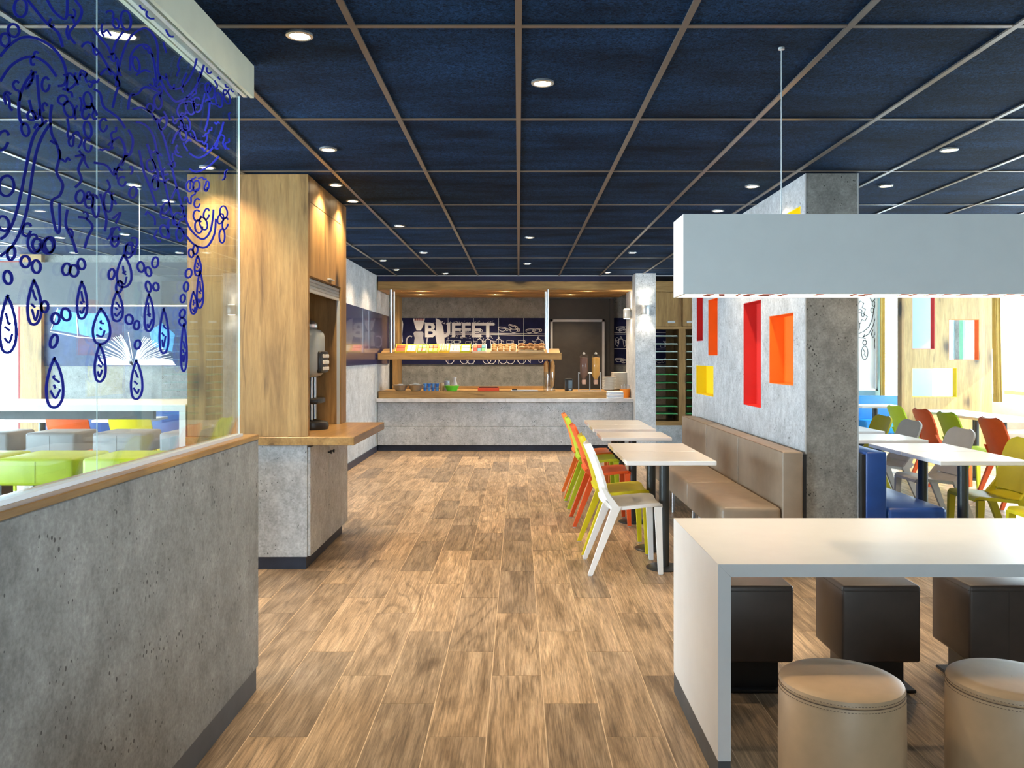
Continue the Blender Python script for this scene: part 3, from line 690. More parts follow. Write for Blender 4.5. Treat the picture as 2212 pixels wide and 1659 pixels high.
# hanging shelf
hs = empty('hanging_shelf', (-.7, 12.6, 1.352), 'long oak food shelf hung on steel poles above the counter', 'shelf')
MB().rbox(wx(816, 12.4), wx(1213, 12.4), 12.40, 12.43, 1.352, 1.454, .002, 1).build('front_board', M['oak_h'], hs)
MB().box(wx(816, 12.4), wx(1213, 12.4), 12.431, 12.93, 1.352, 1.38).build('shelf_board', M['oak_h'], hs)
MB().add([(wx(818, 12.4), 12.431, 1.41), (wx(1211, 12.4), 12.431, 1.41), (wx(1211, 12.4), 12.93, 1.505), (wx(818, 12.4), 12.93, 1.505),
          (wx(818, 12.4), 12.431, 1.425), (wx(1211, 12.4), 12.431, 1.425), (wx(1211, 12.4), 12.93, 1.52), (wx(818, 12.4), 12.93, 1.52)],
         [(3,2,1,0),(4,5,6,7),(0,1,5,4),(1,2,6,5),(2,3,7,6),(3,0,4,7)]).build('sloped_deck', M['oak_h'], hs)
for px, Z in ((844.5, 12.47), (851, 12.88), (1183.5, 12.47), (1179, 12.88)):
    MB().cyl((wx(px, Z), Z, 1.42), .017, 2.386 - 1.42, 14).build('pole', M['steel'], hs, True)
# ---- food crates on the shelf
ORD = ['lowest', 'second', 'third', 'fourth', 'fifth', 'sixth', 'seventh', 'eighth', 'ninth', 'tenth', 'eleventh', 'twelfth', 'thirteenth', 'fourteenth', 'fifteenth', 'sixteenth', 'seventeenth', 'eighteenth']
def nth(k, n, end): return ORD[k] if k == 0 and end == 'bottom' else ('topmost' if (k == n - 1 and end == 'bottom') or (k == 0 and end == 'top') else ('lowest' if k == n - 1 and end == 'top' else ORD[k] + ' from the ' + end))
def crate(px0, px1, name, label, cat, frame, fill, maker, group=None):
    Z0 = 12.52; x0, x1 = wx(px0, Z0), wx(px1, Z0); zc = 1.45
    t = empty(name, ((x0 + x1) / 2, Z0, zc), label, cat, group); c = Vector((0, 0, 0)); ORI[t.name] = Vector((0, 0, 0))
    hw = (x1 - x0) / 2; e = .008
    MB().box(-hw, hw, 0, .22, 0, .006).build('tray_base', frame, t)
    MB().box(-hw, hw, 0, e, .006, .03).build('rim', frame, t); MB().box(-hw, hw, .22 - e, .22, .006, .03).build('rim', frame, t)
    MB().box(-hw, -hw + e, e, .22 - e, .006, .03).build('rim', frame, t); MB().box(hw - e, hw, e, .22 - e, .006, .03).build('rim', frame, t)
    maker(t, hw - e - .002)
    t.rotation_euler = (math.radians(30), 0, 0)
    return t
def packets(cs, nx, ny, h=.022):
    def f(t, hw):
        for i in range(nx):
            for j in range(ny):
                x0 = -hw + 2 * hw * i / nx; x1 = -hw + 2 * hw * (i + 1) / nx; y0 = .012 + .196 * j / ny; y1 = .012 + .196 * (j + 1) / ny
                MB().rbox(x0 + .003, x1 - .003, y0 + .003, y1 - .003, .006, .006 + h, .006, 1).build('packet', col(cs[(i * 3 + j * 2) % len(cs)]), t, True)
    return f
yf = col((.80, .66, .06)); lf = col((.55, .70, .05)); wf = col((.78, .76, .66))
crate(853, 875, 'packet_tray', 'yellow tray of red packets at the left end of shelf', 'tray', yf, None, packets([(.75, .07, .02), (.8, .15, .05)], 1, 2))
crate(876.5, 898, 'packet_tray', 'yellow tray of white packets next to the red packets', 'tray', yf, None, packets([(.82, .82, .74), (.75, .8, .6)], 2, 3))
crate(899.5, 922, 'packet_tray', 'lime tray of red and green packets, third on the shelf', 'tray', lf, None, packets([(.55, .06, .05), (.8, .78, .6), (.3, .5, .05)], 2, 2))
crate(923.5, 946, 'packet_tray', 'lime tray of green and white packets, fourth on the shelf', 'tray', lf, None, packets([(.36, .55, .06), (.8, .8, .65), (.5, .1, .05)], 2, 2))
crate(947.5, 970, 'packet_tray', 'yellow tray of tall cream pots, fifth on the shelf', 'tray', yf, None, packets([(.82, .72, .35), (.85, .8, .5)], 4, 2, .045))
crate(971.5, 993, 'packet_tray', 'white tray of speckled white packets, sixth on the shelf', 'tray', wf, None, packets([(.8, .8, .8), (.7, .74, .8)], 3, 3))
crate(994.5, 1016, 'packet_tray', 'tray half lime half pale blue left of the jam box', 'tray', lf, None, packets([(.60, .72, .80), (.25, .55, .04)], 1, 2))
crate(1020, 1050, 'jam_box', 'box of six small red, green and yellow jam portions', 'box', wf, None, packets([(.45, .05, .04), (.1, .35, .12), (.62, .2, .1), (.1, .3, .4), (.7, .55, .1)], 3, 2))
k1 = crate(1060, 1116, 'bread_crate', 'pale crate filled with round bread rolls', 'crate', col((.72, .58, .36)), None, lambda t, hw: None)
k2 = crate(1119, 1176, 'bread_crate', 'pale crate filled with croissants', 'crate', col((.72, .58, .36)), None, lambda t, hw: None)
RT = Matrix.Rotation(math.radians(30), 4, 'X')
rollm = MB().ellipsoid((0, 0, 0), .042, .040, .030).mesh('bread_roll', M['bread'], True)
cs_ = MB(); n = 9
cs_.tube([(.055 * math.cos(a), .05 * math.sin(a) - .02, 0) for a in [PI * (i / (n - 1)) for i in range(n)]], [.004 + .02 * math.sin(PI * i / (n - 1)) * (.85 + .15 * (i % 2)) for i in range(n)], 8)
crm = cs_.mesh('croissant', M['bread_dark'], True)
for i in range(4):
    for j in range(3):
        o = bpy.data.objects.new('bread_roll', rollm); COL.objects.link(o)
        o.location = k1.location + RT @ Vector((-.138 + .092 * i, .040 + .066 * j, .032 + .004 * (i % 2))); o.rotation_euler = (.5, 0, random.random())
        tag(o, 'round golden bread roll, ' + ('front', 'middle', 'back')[j] + ' row, ' + ('leftmost', 'second from left', 'third from left', 'rightmost')[i] + ' in its crate', 'bread roll', 'bread rolls in the shelf crate')
for i in range(5):
    for j in range(2):
        o = bpy.data.objects.new('croissant', crm); COL.objects.link(o)
        o.location = k2.location + RT @ Vector((-.148 + .074 * i, .065 + .085 * j, .034 + .012 * ((i + j) % 2))); o.rotation_euler = (.52, random.uniform(-.2, .2), random.uniform(-.7, .7))
        tag(o, 'golden croissant, ' + ('front', 'back')[j] + ' row, ' + ('leftmost', 'second from left', 'middle', 'second from right', 'rightmost')[i] + ' in its crate', 'croissant', 'croissants in the shelf crate')
# ---- things standing on the counter
ZI = 12.72; LZ = .881
def ix(px, Z=ZI): return wx(px, Z)
def lathe_thing(name, px, prof, mt, label, cat, Z=ZI, z=LZ, group=None, seg=20):
    return tag(MB().lathe(prof, (ix(px, Z), Z, z), seg).build(name, mt, None, True), label, cat, group)
bowlp = [(.001, 0), (.06, 0), (.09, .03), (.115, .085), (.119, .088), (.112, .086), (.086, .034), (.055, .012), (.001, .01)]
for px, l in ((865, 'left steel bowl of white sachets on the counter'), (898, 'steel bowl heaped with white sachets beside blue pots')):
    t = empty('steel_bowl', (ix(px), ZI, LZ), l, 'bowl'); MB().lathe(bowlp, (ix(px), ZI, LZ), 24).build('bowl', M['steel'], t, True)
    hp = MB(); rr = random.Random(px)
    for k in range(26):
        a = rr.uniform(0, 6.28); r_ = rr.uniform(0, .085); z = .075 + (.03 if px == 898 else .012) * (1 - r_ / .09) + rr.uniform(0, .012)
        x, y = ix(px) + r_ * math.cos(a), ZI + r_ * math.sin(a); hp.box(x - .017, x + .017, y - .01, y + .01, LZ + z, LZ + z + .008)
    tag(hp.build('sachets', col((.88, .85, .80)), t), kind='stuff')
potp = [(.001, 0), (.024, 0), (.029, .05), (.030, .056), (.001, .056)]
for i in range(4):
    for j in range(2):
        t = empty('yoghurt_pot', (ix(918.5 + 8.6 * i), ZI - .02, LZ + .0575 * j), ('upper' if j else 'lower') + ' blue yoghurt pot, ' + ('leftmost column beside the steel bowls', 'second column from left', 'third column from left', 'rightmost column near green bowl')[i], 'pot', 'stacked yoghurt pots')
        o = Vector(t.location); MB().lathe(potp[:-1] + [(.001, .0561)], o, 14).build('cup', col((.02, .16, .55) if (i + j) % 2 == 0 else (.10, .30, .66)), t, True)
        MB().lathe([(.001, .0562), (.031, .0562), (.031, .0572), (.001, .0572)], o, 14).build('lid', col((.62, .74, .85)), t)
lathe_thing('jar', 955, [(.001, 0), (.032, 0), (.034, .08), (.03, .1), (.03, .12), (.001, .12)], col((.62, .46, .26)), 'small beige jar left of the green bowl', 'jar')
t = empty('glass_jar', (ix(965, 12.95), 12.95, LZ), 'clear glass jar behind the green bowl', 'jar')
MB().lathe([(.05, 0), (.055, .01), (.055, .19), (.05, .2)], (ix(965, 12.95), 12.95, LZ), 18, caps=False).build('jar_glass', M['acrylic'], t, True)
MB().lathe([(.001, .004), (.045, .004), (.045, .15), (.001, .15)], (ix(965, 12.95), 12.95, LZ), 16).build('contents', col((.55, .58, .70)), t, True)
lathe_thing('carafe', 982, [(.001, 0), (.044, 0), (.046, .02), (.044, .09), (.028, .14), (.026, .17), (.034, .205), (.03, .205), (.022, .17), (.001, .16)], col((.82, .82, .80)), 'white milk carafe behind the green bowl', 'carafe', 12.97)
t = empty('green_bowl', (ix(976, 12.66), 12.66, LZ), 'lime green bowl on the counter', 'bowl')
MB().lathe([(.001, 0), (.07, 0), (.085, .03), (.112, .08), (.115, .083), (.107, .08), (.08, .033), (.001, .012)], (ix(976, 12.66), 12.66, LZ), 24).build('bowl', col((.12, .58, .03)), t, True)
MB().ellipsoid((ix(976, 12.66), 12.66, LZ + .06), .088, .088, .028).build('contents', col((.72, .62, .25)), t, True)
t = empty('red_tray', (ix(1055), ZI, LZ), 'orange-red baking dish with dark contents on the counter', 'dish'); x0, x1 = ix(1033), ix(1078)
b_ = MB(); b_.box(x0, x1, 12.6, 12.61, LZ, LZ + .05); b_.box(x0, x1, 12.83, 12.84, LZ, LZ + .05); b_.box(x0, x0 + .01, 12.61, 12.83, LZ, LZ + .05); b_.box(x1 - .01, x1, 12.61, 12.83, LZ, LZ + .05); b_.box(x0 + .01, x1 - .01, 12.61, 12.83, LZ, LZ + .008)
b_.build('dish', col((.72, .07, .015)), t); MB().rbox(x0 + .012, x1 - .012, 12.612, 12.828, LZ + .008, LZ + .066, .02, 2).build('contents', col((.16, .035, .02)), t, True)
tag(MB().rbox(ix(1104), ix(1162), 12.6, 12.78, LZ, LZ + .015, .004, 1).build('cutting_board', col((.74, .74, .76))), 'white cutting board on the counter right of red dish', 'board')
t = empty('bread_knife', (ix(1120, 12.64), 12.64, LZ + .0155), 'bread knife with black handle on the white board', 'knife')
MB().rbox(ix(1106, 12.64), ix(1117, 12.64), 12.63, 12.652, LZ + .0155, LZ + .033, .004, 1).build('handle', M['black'], t, True)
MB().prism([(ix(1117, 12.64), 12.632), (ix(1150, 12.64), 12.634), (ix(1153, 12.64), 12.645), (ix(1117, 12.64), 12.65)], lambda u, v, d: Vector((u, v, LZ + .018 + d)), .003).build('blade', M['steel'], t)
vx_ = ix(1187)
t = empty('bread_vase', (vx_, ZI, LZ), 'clear glass cylinder holding baguettes', 'vase')
MB().lathe([(.001, 0), (.092, 0), (.092, .29), (.088, .29), (.088, .006), (.001, .006)], (vx_, ZI, LZ), 24).build('cylinder', M['acrylic'], t, True)
for k, (dx, dy, h) in enumerate(((-.052, -.02, .44), (.040, -.035, .46), (-.032, .050, .45), (.048, .046, .42))):
    p0 = Vector((vx_ + dx * .75, ZI + dy * .75, LZ + .04)); p1 = Vector((vx_ + dx * 1.15, ZI + dy, LZ + .01 + h)); n = 9
    b_ = MB().tube([p0.lerp(p1, i / n) for i in range(n + 1)], [.006] + [.034 * (1 - .25 * abs(i / n - .5)) for i in range(1, n)] + [.006], 10)
    tag(b_.build('baguette', M['bread'], None, True), 'baguette in the glass cylinder, ' + ('front left', 'front right', 'back left', 'back right')[k], 'baguette', 'baguettes in the glass cylinder')
t = empty('egg_timer', (ix(1228), ZI, LZ), 'small black appliance between baguettes and cereal dispenser', 'appliance')
MB().rbox(ix(1219.5), ix(1237), 12.66, 12.80, LZ, LZ + .19, .02, 2).build('housing', M['black'], t, True)
MB().rbox(ix(1227), ix(1235), 12.653, 12.662, LZ + .04, LZ + .16, .003, 1).build('front_panel', col((.10, .16, .22)), t)
MB().rbox(ix(1228), ix(1234), 12.648, 12.654, LZ + .012, LZ + .028, .002, 1).build('button', M['alu'], t)
# cereal dispenser
t = empty('cereal_dispenser', (ix(1274), ZI, LZ), 'twin-tube cereal dispenser on the counter', 'dispenser')
for a in (1250, 1274, 1297): MB().tube([(ix(a), ZI, LZ + .006), (ix(a), ZI, LZ + .285)], .008, 8).build('stand_post', M['steel'], t, True)
MB().box(ix(1249), ix(1298), ZI - .09, ZI + .09, LZ, LZ + .008).build('stand_base', M['steel'], t)
MB().tube([(ix(1250), ZI, LZ + .27), (ix(1297), ZI, LZ + .27)], .008, 8).build('stand_rail', M['steel'], t)
for px, cc in ((1261.5, (.16, .08, .06)), (1287, (.66, .36, .08))):
    x = ix(px); MB().lathe([(.03, .14), (.03, .18), (.066, .25), (.066, .52), (.05, .545), (.001, .55)], (x, ZI, LZ), 20).build('tube', M['acrylic'], t, True)
    MB().lathe([(.001, .17), (.026, .18), (.060, .25), (.060, .50), (.001, .505)], (x, ZI, LZ), 18).build('cereal', col(cc), t, True)
    MB().lathe([(.001, .55), (.022, .553), (.016, .575), (.001, .585)], (x, ZI, LZ), 12).build('lid_knob', M['steel'], t, True)
    MB().lathe([(.001, .10), (.028, .10), (.034, .14), (.030, .17), (.001, .17)], (x, ZI, LZ), 14).build('spout', col((.55, .36, .28)), t, True)
for px, r_, dz, n, zz, Z, nm, l, g in ((1316, .11, .0165, 12, LZ, 12.93, 'cereal_bowl', 'white bowl in the stack right of the cereal dispenser', 'stacked white bowls'),
                                     (1340, .145, .0145, 18, LZ, 13.2, 'plate', 'white plate in the tall stack beside the pale pillar', 'stacked white plates')):
    me = MB().lathe([(.001, 0), (r_ * .55, 0), (r_ * .6, .006), (r_, .02), (r_, .024), (r_ * .62, .011), (r_ * .5, .006), (.001, .006)], (0, 0, 0), 20).mesh(nm, M['c_white'], True)
    for k in range(n):
        o = bpy.data.objects.new(nm, me); COL.objects.link(o); o.location = (wx(px, Z), Z, zz + dz * k); tag(o, l + ', ' + nth(k, n, 'bottom'), nm.replace('cereal_', ''), g)
for k in range(5):
    o = MB().rbox(-.12, .12, -.06, .06, 0, .02, .006, 1).build('napkin', col((.80, .82, .86)) if k % 2 == 0 else col((.62, .70, .84)), None, False, (0, 0, 0))
    o.location = (wx(1328, 12.48), 12.455, .7825 + .0205 * k); o.rotation_euler = (0, 0, random.uniform(-.08, .08)); tag(o, 'folded pale napkin stacked on the worktop end, ' + nth(k, 5, 'bottom'), 'napkin', 'folded napkins on the worktop')
t = empty('cutlery_cup', (wx(1350, 12.72), 12.72, .7825), 'orange cutlery cup in front of the stacked plates', 'cup')
MB().lathe([(.001, 0), (.068, 0), (.080, .13), (.084, .13), (.076, .128), (.062, .008), (.001, .008)], (wx(1350, 12.72), 12.72, .7825), 20).build('cup', col((.82, .26, .02)), t, True)
for k in range(8):
    a = k * .8; x, y = wx(1350, 12.72) + .04 * math.cos(a), 12.72 + .04 * math.sin(a)
    MB().tube([(x, y, .7935), (x + .02 * math.cos(a), y + .02 * math.sin(a), .7935 + .17 + .01 * (k % 3))], [.004, .008], 6).build('utensil', M['steel'], t)
# ---- tray cabinet right of the pillar
ZT = 12.6
tc = empty('tray_cabinet', (wx(1475, ZT), ZT, 0), 'oak tray cabinet with open racks between pillar and dividing wall', 'cabinet')
xa, xb, xc, xd = 1.975, wx(1466, ZT), wx(1481, ZT), 3.04
zo0, zo1 = wz(910, ZT), wz(711, ZT)
MB().box(xa, xd, ZT, ZT + .4, 0, wz(919, ZT)).build('plinth_panel', M['conc_light'], tc)
MB().box(xa, xd, ZT, ZT + .4, wz(919, ZT) + .001, zo0).build('bottom_rail', M['oak_h'], tc)
MB().box(xb, xc, ZT, ZT + .4, zo0, zo1).build('stile', M['oak_v'], tc)
MB().box(xa - .002, xa + .02, ZT + .001, ZT + .4, zo0, zo1).build('side_panel', M['oak_v'], tc); MB().box(xd - .02, xd, ZT + .001, ZT + .4, zo0, zo1).build('side_panel', M['oak_v'], tc)
MB().box(xb - .12, xb, ZT + .38, ZT + .4, zo0, zo1).build('back_panel', M['oak_v'], tc)
MB().box(xc, xd, ZT + .38, ZT + .4, zo0, zo1).build('back_panel', M['oak_v'], tc)
MB().box(xa, xd, ZT + .02, ZT + .4, zo1, 2.52).build('upper_box', M['oak_v'], tc)
MB().box(xa, xd, ZT, ZT + .02, wz(630, ZT) + .003, 2.52).build('top_rail', M['oak_h'], tc)
for a, b, hx in ((xa, xb - .002, 1450), (xb + .06, xd, 1491)):
    o = MB().rbox(a, b, ZT - .002, ZT + .019, zo1 + .04, wz(631, ZT) - .003, .003, 1).build('door', M['oak_v'], tc)
    MB().rbox(wx(hx - 8, ZT), wx(hx + 8, ZT), ZT - .014, ZT - .003, wz(698, ZT), wz(693, ZT), .003, 1).build('handle', M['alu'], o)
MB().box(xa, xd, ZT, ZT + .019, zo1, zo1 + .037).build('door_rail', M['oak_h'], tc)
for bay, (a, b) in enumerate(((xa + .03, xb - .02), (xc + .01, xd - .04))):
    for k, py in enumerate((727, 744, 761, 778, 793, 810, 828, 844.5, 861, 879, 895)):
        z = wz(py, ZT)
        for xx in (a - .008, b): MB().box(xx, xx + .008, ZT + .02, ZT + .36, z - .010, z - .001).build('runner', M['steel'], tc)
        tr_ = MB().rbox(a + .002, b - .002, ZT - .03, ZT + .33, z, z + .018, .007, 2).build('serving_tray', M['tray_edge'] if py < 800 else M['tray_green'], None, True)
        tag(tr_, ('pale' if py < 800 else 'dark green') + ' serving tray in the ' + ('wide left' if bay == 0 else 'narrow right') + ' rack, ' + nth(k, 11, 'top'), 'tray', 'serving trays in the oak cabinet')

# ================================================================== TALL DRINKS CABINET ON THE LEFT
cx0, cx1, cz0, cz1 = -2.17, -1.38, 5.54, 6.77
tcab = empty('drinks_cabinet', (-1.78, 6.15, 0), 'tall oak drinks cabinet on a grey base left of the aisle', 'cabinet')
MB().box(cx0, -1.40, cz0 + .03, 6.70, 0, .10).build('kick', M['kick_navy'], tcab)
MB().rbox(cx0, -1.385, cz0, 6.75, .085, .82, .002, 1).build('base_body', M['conc_light'], tcab)
for a, b, ky in ((cz0 + .004, 6.086, 6.05), (6.096, 6.748, 6.135)):
    o = MB().rbox(-1.384, -1.364, a, b, .09, .805, .002, 1).build('door', M['conc_light'], tcab)
    MB().lathe([(.001, 0), (.006, 0), (.006, .016), (.011, .02), (.011, .028), (.001, .028)], (0, 0, 0), 12)
    kb = MB().lathe([(.001, 0), (.006, 0), (.006, .016), (.012, .02), (.012, .03), (.001, .03)], (0, 0, 0), 12); kb.v = [(-1.364 + z, ky + x, .715 + y) for x, y, z in kb.v]
    kb.build('knob', M['black_metal'], o, True)
MB().box(-1.3845, -1.383, 6.08, 6.10, .09, .805).build('gap_shade', M['black'], tcab)  # black strip, paints the shade in the gap between the doors
MB().rbox(cx0, -1.07, 5.50, 6.74, .8205, .876, .003, 1).build('worktop', M['oak_y'], tcab)
zt = CEIL - .004
MB().box(cx0, cx1, cz0, cz0 + .04, .877, zt).build('front_panel', M['oak_v'], tcab)
MB().box(cx0, cx1, 6.57, cz1, .877, zt).build('rear_panel', M['oak_v'], tcab)
MB().box(cx0, cx0 + .03, cz0 + .04, 6.57, .877, 1.93).build('side_panel', M['oak_v'], tcab)
MB().box(cx0, cx1 - .02, cz0 + .04, 6.57, 1.931, zt).build('upper_box', M['oak_v'], tcab)
for a, b in ((1.935, 2.42), (2.424, zt)):
    o = MB().rbox(cx1 - .0195, cx1 + .001, cz0 + .042, 6.568, a, b, .002, 1).build('upper_door', M['oak_v'], tcab)
    if b < 2.5: MB().box(cx1 + .001, cx1 + .022, 6.10, 6.24, a + .02, a + .03).build('handle', M['alu'], o)
sh = MB()
for k in range(4): sh.rbox(cx1 - .03, cx1 - .012, cz0 + .042, 6.568, 1.83 + .024 * k, 1.8525 + .024 * k, .004, 1)
sh.build('roller_shutter', M['alu'], tcab)
for y in (cz0 + .043, 6.545): MB().box(cx1 - .028, cx1 - .006, y, y + .02, .877, 1.83).build('guide_rail', M['alu'], tcab)
# drinks machine inside
dm = empty('drinks_machine', (-1.72, 6.05, .877), 'black and chrome hot drinks machine inside the oak cabinet', 'drinks machine')
MB().rbox(-1.98, -1.60, 5.66, 6.02, .877, .93, .015, 2).build('base', M['black'], dm, True)
MB().lathe([(.001, 0), (.11, 0), (.115, .02), (.11, .05), (.09, .058), (.001, .058)], (-1.56, 5.80, .877), 24).build('drip_tray', M['black'], dm, True)
MB().rbox(-1.98, -1.72, 5.66, 6.02, .93, 1.62, .04, 3).build('body', M['black'], dm, True)
MB().rbox(-1.72, -1.50, 5.68, 5.98, 1.25, 1.60, .06, 3).build('head', col((.35, .40, .42), .3), dm, True)
MB().rbox(-1.53, -1.475, 5.72, 5.95, 1.28, 1.44, .02, 2).build('control_panel', M['black'], dm, True)
for j in range(3):
    for i in range(4): MB().rbox(-1.476, -1.468, 5.74 + .05 * i, 5.775 + .05 * i, 1.30 + .045 * j, 1.325 + .045 * j, .003, 1).build('button', M['white'], dm)
for y in (5.76, 5.86): MB().tube([(-1.56, y, .945), (-1.56, y, 1.25)], .012, 10).build('spout_column', M['steel'], dm, True)
MB().rbox(-1.66, -1.50, 5.70, 5.95, 1.06, 1.10, .012, 2).build('cup_shelf', M['black'], dm, True)
MB().ellipsoid((-1.62, 5.83, 1.62), .09, .10, .05).build('hopper_lid', M['steel'], dm, True)

for o in dm.children: o.location += Vector((.075, .30, 0))
# ================================================================== FURNITURE
def shell(path, hw, thick, cup_=0.0, sag=0.0, nu=10):
    """path: list of (x,z); hw: half width per row; a curved moulded sheet with thickness"""
    m = MB(); R_ = len(path); top = []; bot = []
    for i, (x, z) in enumerate(path):
        a = path[max(0, i - 1)]; b = path[min(R_ - 1, i + 1)]; t = Vector((b[0] - a[0], b[1] - a[1])).normalized(); nx, nz = -t.y, t.x
        for k in range(nu + 1):
            u = -1 + 2 * k / nu; off = cup_ * u * u + sag * (1 - u * u)
            p = Vector((x + nx * off, hw[i] * u, z + nz * off)); q = p - Vector((nx, 0, nz)) * thick
            top.append(p); bot.append(q)
    n = len(top); W = nu + 1; fs = []
    for i in range(R_ - 1):
        for k in range(nu):
            a, b, c, d = i * W + k, i * W + k + 1, (i + 1) * W + k + 1, (i + 1) * W + k
            fs += [(a, b, c, d), (n + d, n + c, n + b, n + a)]
    for i in range(R_ - 1):
        for k in (0, nu): a, b = i * W + k, (i + 1) * W + k; fs.append((a, b, n + b, n + a))
    for k in range(nu):
        for i in (0, R_ - 1): a, b = i * W + k, i * W + k + 1; fs.append((a, b, n + b, n + a))
    return m.add(top + bot, fs)
def make_chair():
    t = empty('dining_chair', (0, 0, 0), 'x', 'chair'); parts = []
    # moulded seat, path from front lip to rear upturn
    sp = [(.240, .425), (.236, .448), (.215, .460), (.15, .458), (.07, .450), (-.01, .441), (-.07, .438), (-.105, .448), (-.128, .475)]
    sh_ = [.165, .18, .195, .212, .218, .216, .210, .206, .203]
    parts.append(shell(sp[::-1], sh_[::-1], .022, 0, -.010).build('seat', M['c_white'], t, True))
    bp = []; bh = []; n = 22
    for i in range(n + 1):
        v = i / n; x = -.128 - .118 * v - .012 * math.sin(v * PI) * -1; z = .470 + .355 * v
        k = max(0, (v - .72) / .28); bp.append((x, z)); bh.append((.194 + .016 * math.sin(v * 2.2)) * math.sqrt(max(.02, 1 - .70 * k ** 4)))
    parts.append(shell(bp[::-1], bh[::-1], .016, .028, 0).build('backrest', M['c_white'], t, True))
    for s in (-1, 1):
        parts.append(MB().bar((.222, s * .196, .006), (.206, s * .188, .435), .030, .024, .046, .034).build('leg', M['c_white'], t))
        parts.append(MB().bar((-.232, s * .222, .006), (-.062, s * .202, .440), .030, .026, .058, .034).build('leg', M['c_white'], t))
        parts.append(MB().bar((-.066, s * .203, .425), (-.150, s * .198, .56), .058, .030, .020, .016).build('side_brace', M['c_white'], t))
    for p in parts: p['tint'] = 1
    for s in (-1, 1):
        for x, y in ((.222, .196), (-.232, .222)): MB().box(x - .012, x + .012, s * y - .010, s * y + .010, 0, .006).build('foot_cap', M['alu'], t)
    return t
chair0 = make_chair(); used = [False]
def chair(x, y, rz, mt, label, group):
    if not used[0]:
        used[0] = True; c = chair0; c.location = (x, y, 0); c.rotation_euler = (0, 0, rz); c['label'] = label; c['group'] = group
        for o in c.children:
            if o.get('tint'): o.data = mat_mesh(o.data, M[mt])
        return c
    return dup(chair0, (x, y, 0), rz, label, group, M[mt])
for y, mt, l in ((5.62, 'c_white', 'white plastic chair nearest the viewer at the aisle tables'), (6.17, 'c_yellow', 'yellow plastic chair directly behind the white aisle chair'),
                 (7.15, 'c_orange', 'red-orange plastic chair behind the yellow aisle chair'), (7.95, 'c_green', 'lime green plastic chair in the aisle row'),
                 (8.50, 'c_lorange', 'orange plastic chair farthest along the aisle row')):
    chair(.69, y, 0, mt, l, 'chairs along the aisle tables')
XR = 3.30
for y, mt, l in ((5.12, 'c_yellow', 'yellow chair cut by the right edge of the picture'), (5.85, 'c_olive', 'mustard chair facing the blue bench'), (6.70, 'c_grey', 'warm grey chair left of the mustard chair'),
                 (7.56, 'c_grey', 'warm grey chair second from the concrete pillar'), (8.15, 'c_olive', 'mustard chair just right of the concrete pillar')):
    chair(XR, y, PI, mt, l, 'chairs facing the blue bench')
for y, mt, l in ((9.9, 'c_green', 'lime chair in front of the oak screen, farthest of its row'), (9.25, 'c_orange', 'red-orange chair between the two lime chairs'),
                 (8.7, 'c_green', 'lime chair left of the nearest red-orange chair'), (7.9, 'c_orange', 'red-orange chair nearest the right picture edge')):
    chair(4.62, y, 0, mt, l, 'chairs in front of the oak screen')
for x, mt, l in ((-5.42, 'c_green', 'lime chair seen through the glass at the far left'), (-4.46, 'c_orange', 'red-orange chair seen through the glass'), (-3.84, 'c_yellow', 'yellow chair seen through the glass')):
    chair(x, 8.55, PI / 2, mt, l, 'chairs seen through the glass')
# ---- bistro tables
def make_table(): 
    t = empty('bistro_table', (0, 0, 0), 'x', 'table')
    MB().rbox(-.285, .285, -.273, .273, .712, .740, .004, 2).build('table_top', M['white_gloss'], t)
    MB().cyl((0, 0, .012), .034, .688, 20).build('column', M['column'], t, True)
    MB().lathe([(.001, 0), (.118, 0), (.12, .006), (.11, .012), (.04, .016), (.001, .016)], (0, 0, 0), 28).build('base_plate', M['column'], t, True)
    MB().box(-.16, .16, -.03, .03, .700, .712).build('top_bracket', M['column'], t)
    return t
table0 = make_table(); tu = [False]
def table(x, y, label, group, rz=0):
    if not tu[0]: tu[0] = True; table0.location = (x, y, 0); table0['label'] = label; table0['group'] = group; return table0
    return dup(table0, (x, y, 0), rz, label, group)
for y, l in ((5.60, 'white square table beside the white chair'), (6.155, 'white square table beside the yellow aisle chair'), (7.15, 'white square table standing alone beside the red-orange chair'),
             (7.95, 'white square table beside the lime aisle chair'), (8.505, 'white square table at the buffet end of aisle row')):
    table(.965, y, l, 'white tables along the taupe bench')
for y, l in ((5.60, 'white table nearest the viewer at the blue bench'), (6.155, 'white table second from the viewer at the blue bench'), (6.93, 'white table standing apart at the blue bench'), (7.72, 'white table at the blue bench half hidden by the pillar')):
    table(2.945, y, l, 'white tables along the blue bench')
for y, l in ((9.08, 'white table beside the second lime chair by oak screen'), (9.63, 'white table between red-orange and lime chairs by oak screen'), (10.19, 'white table pushed close to the oak screen'), (7.95, 'white table at the right picture edge beside red-orange chair')):
    table(5.21, y, l, 'white tables in front of the oak screen')
table(4.85, 11.5, 'white table in front of the azure sofa', None)
for x, l in ((-5.1, 'lime'), (-4.15, 'red-orange')): table(x, 9.05, 'white table beyond the ' + l + ' chair behind the glass', 'tables behind the glass')
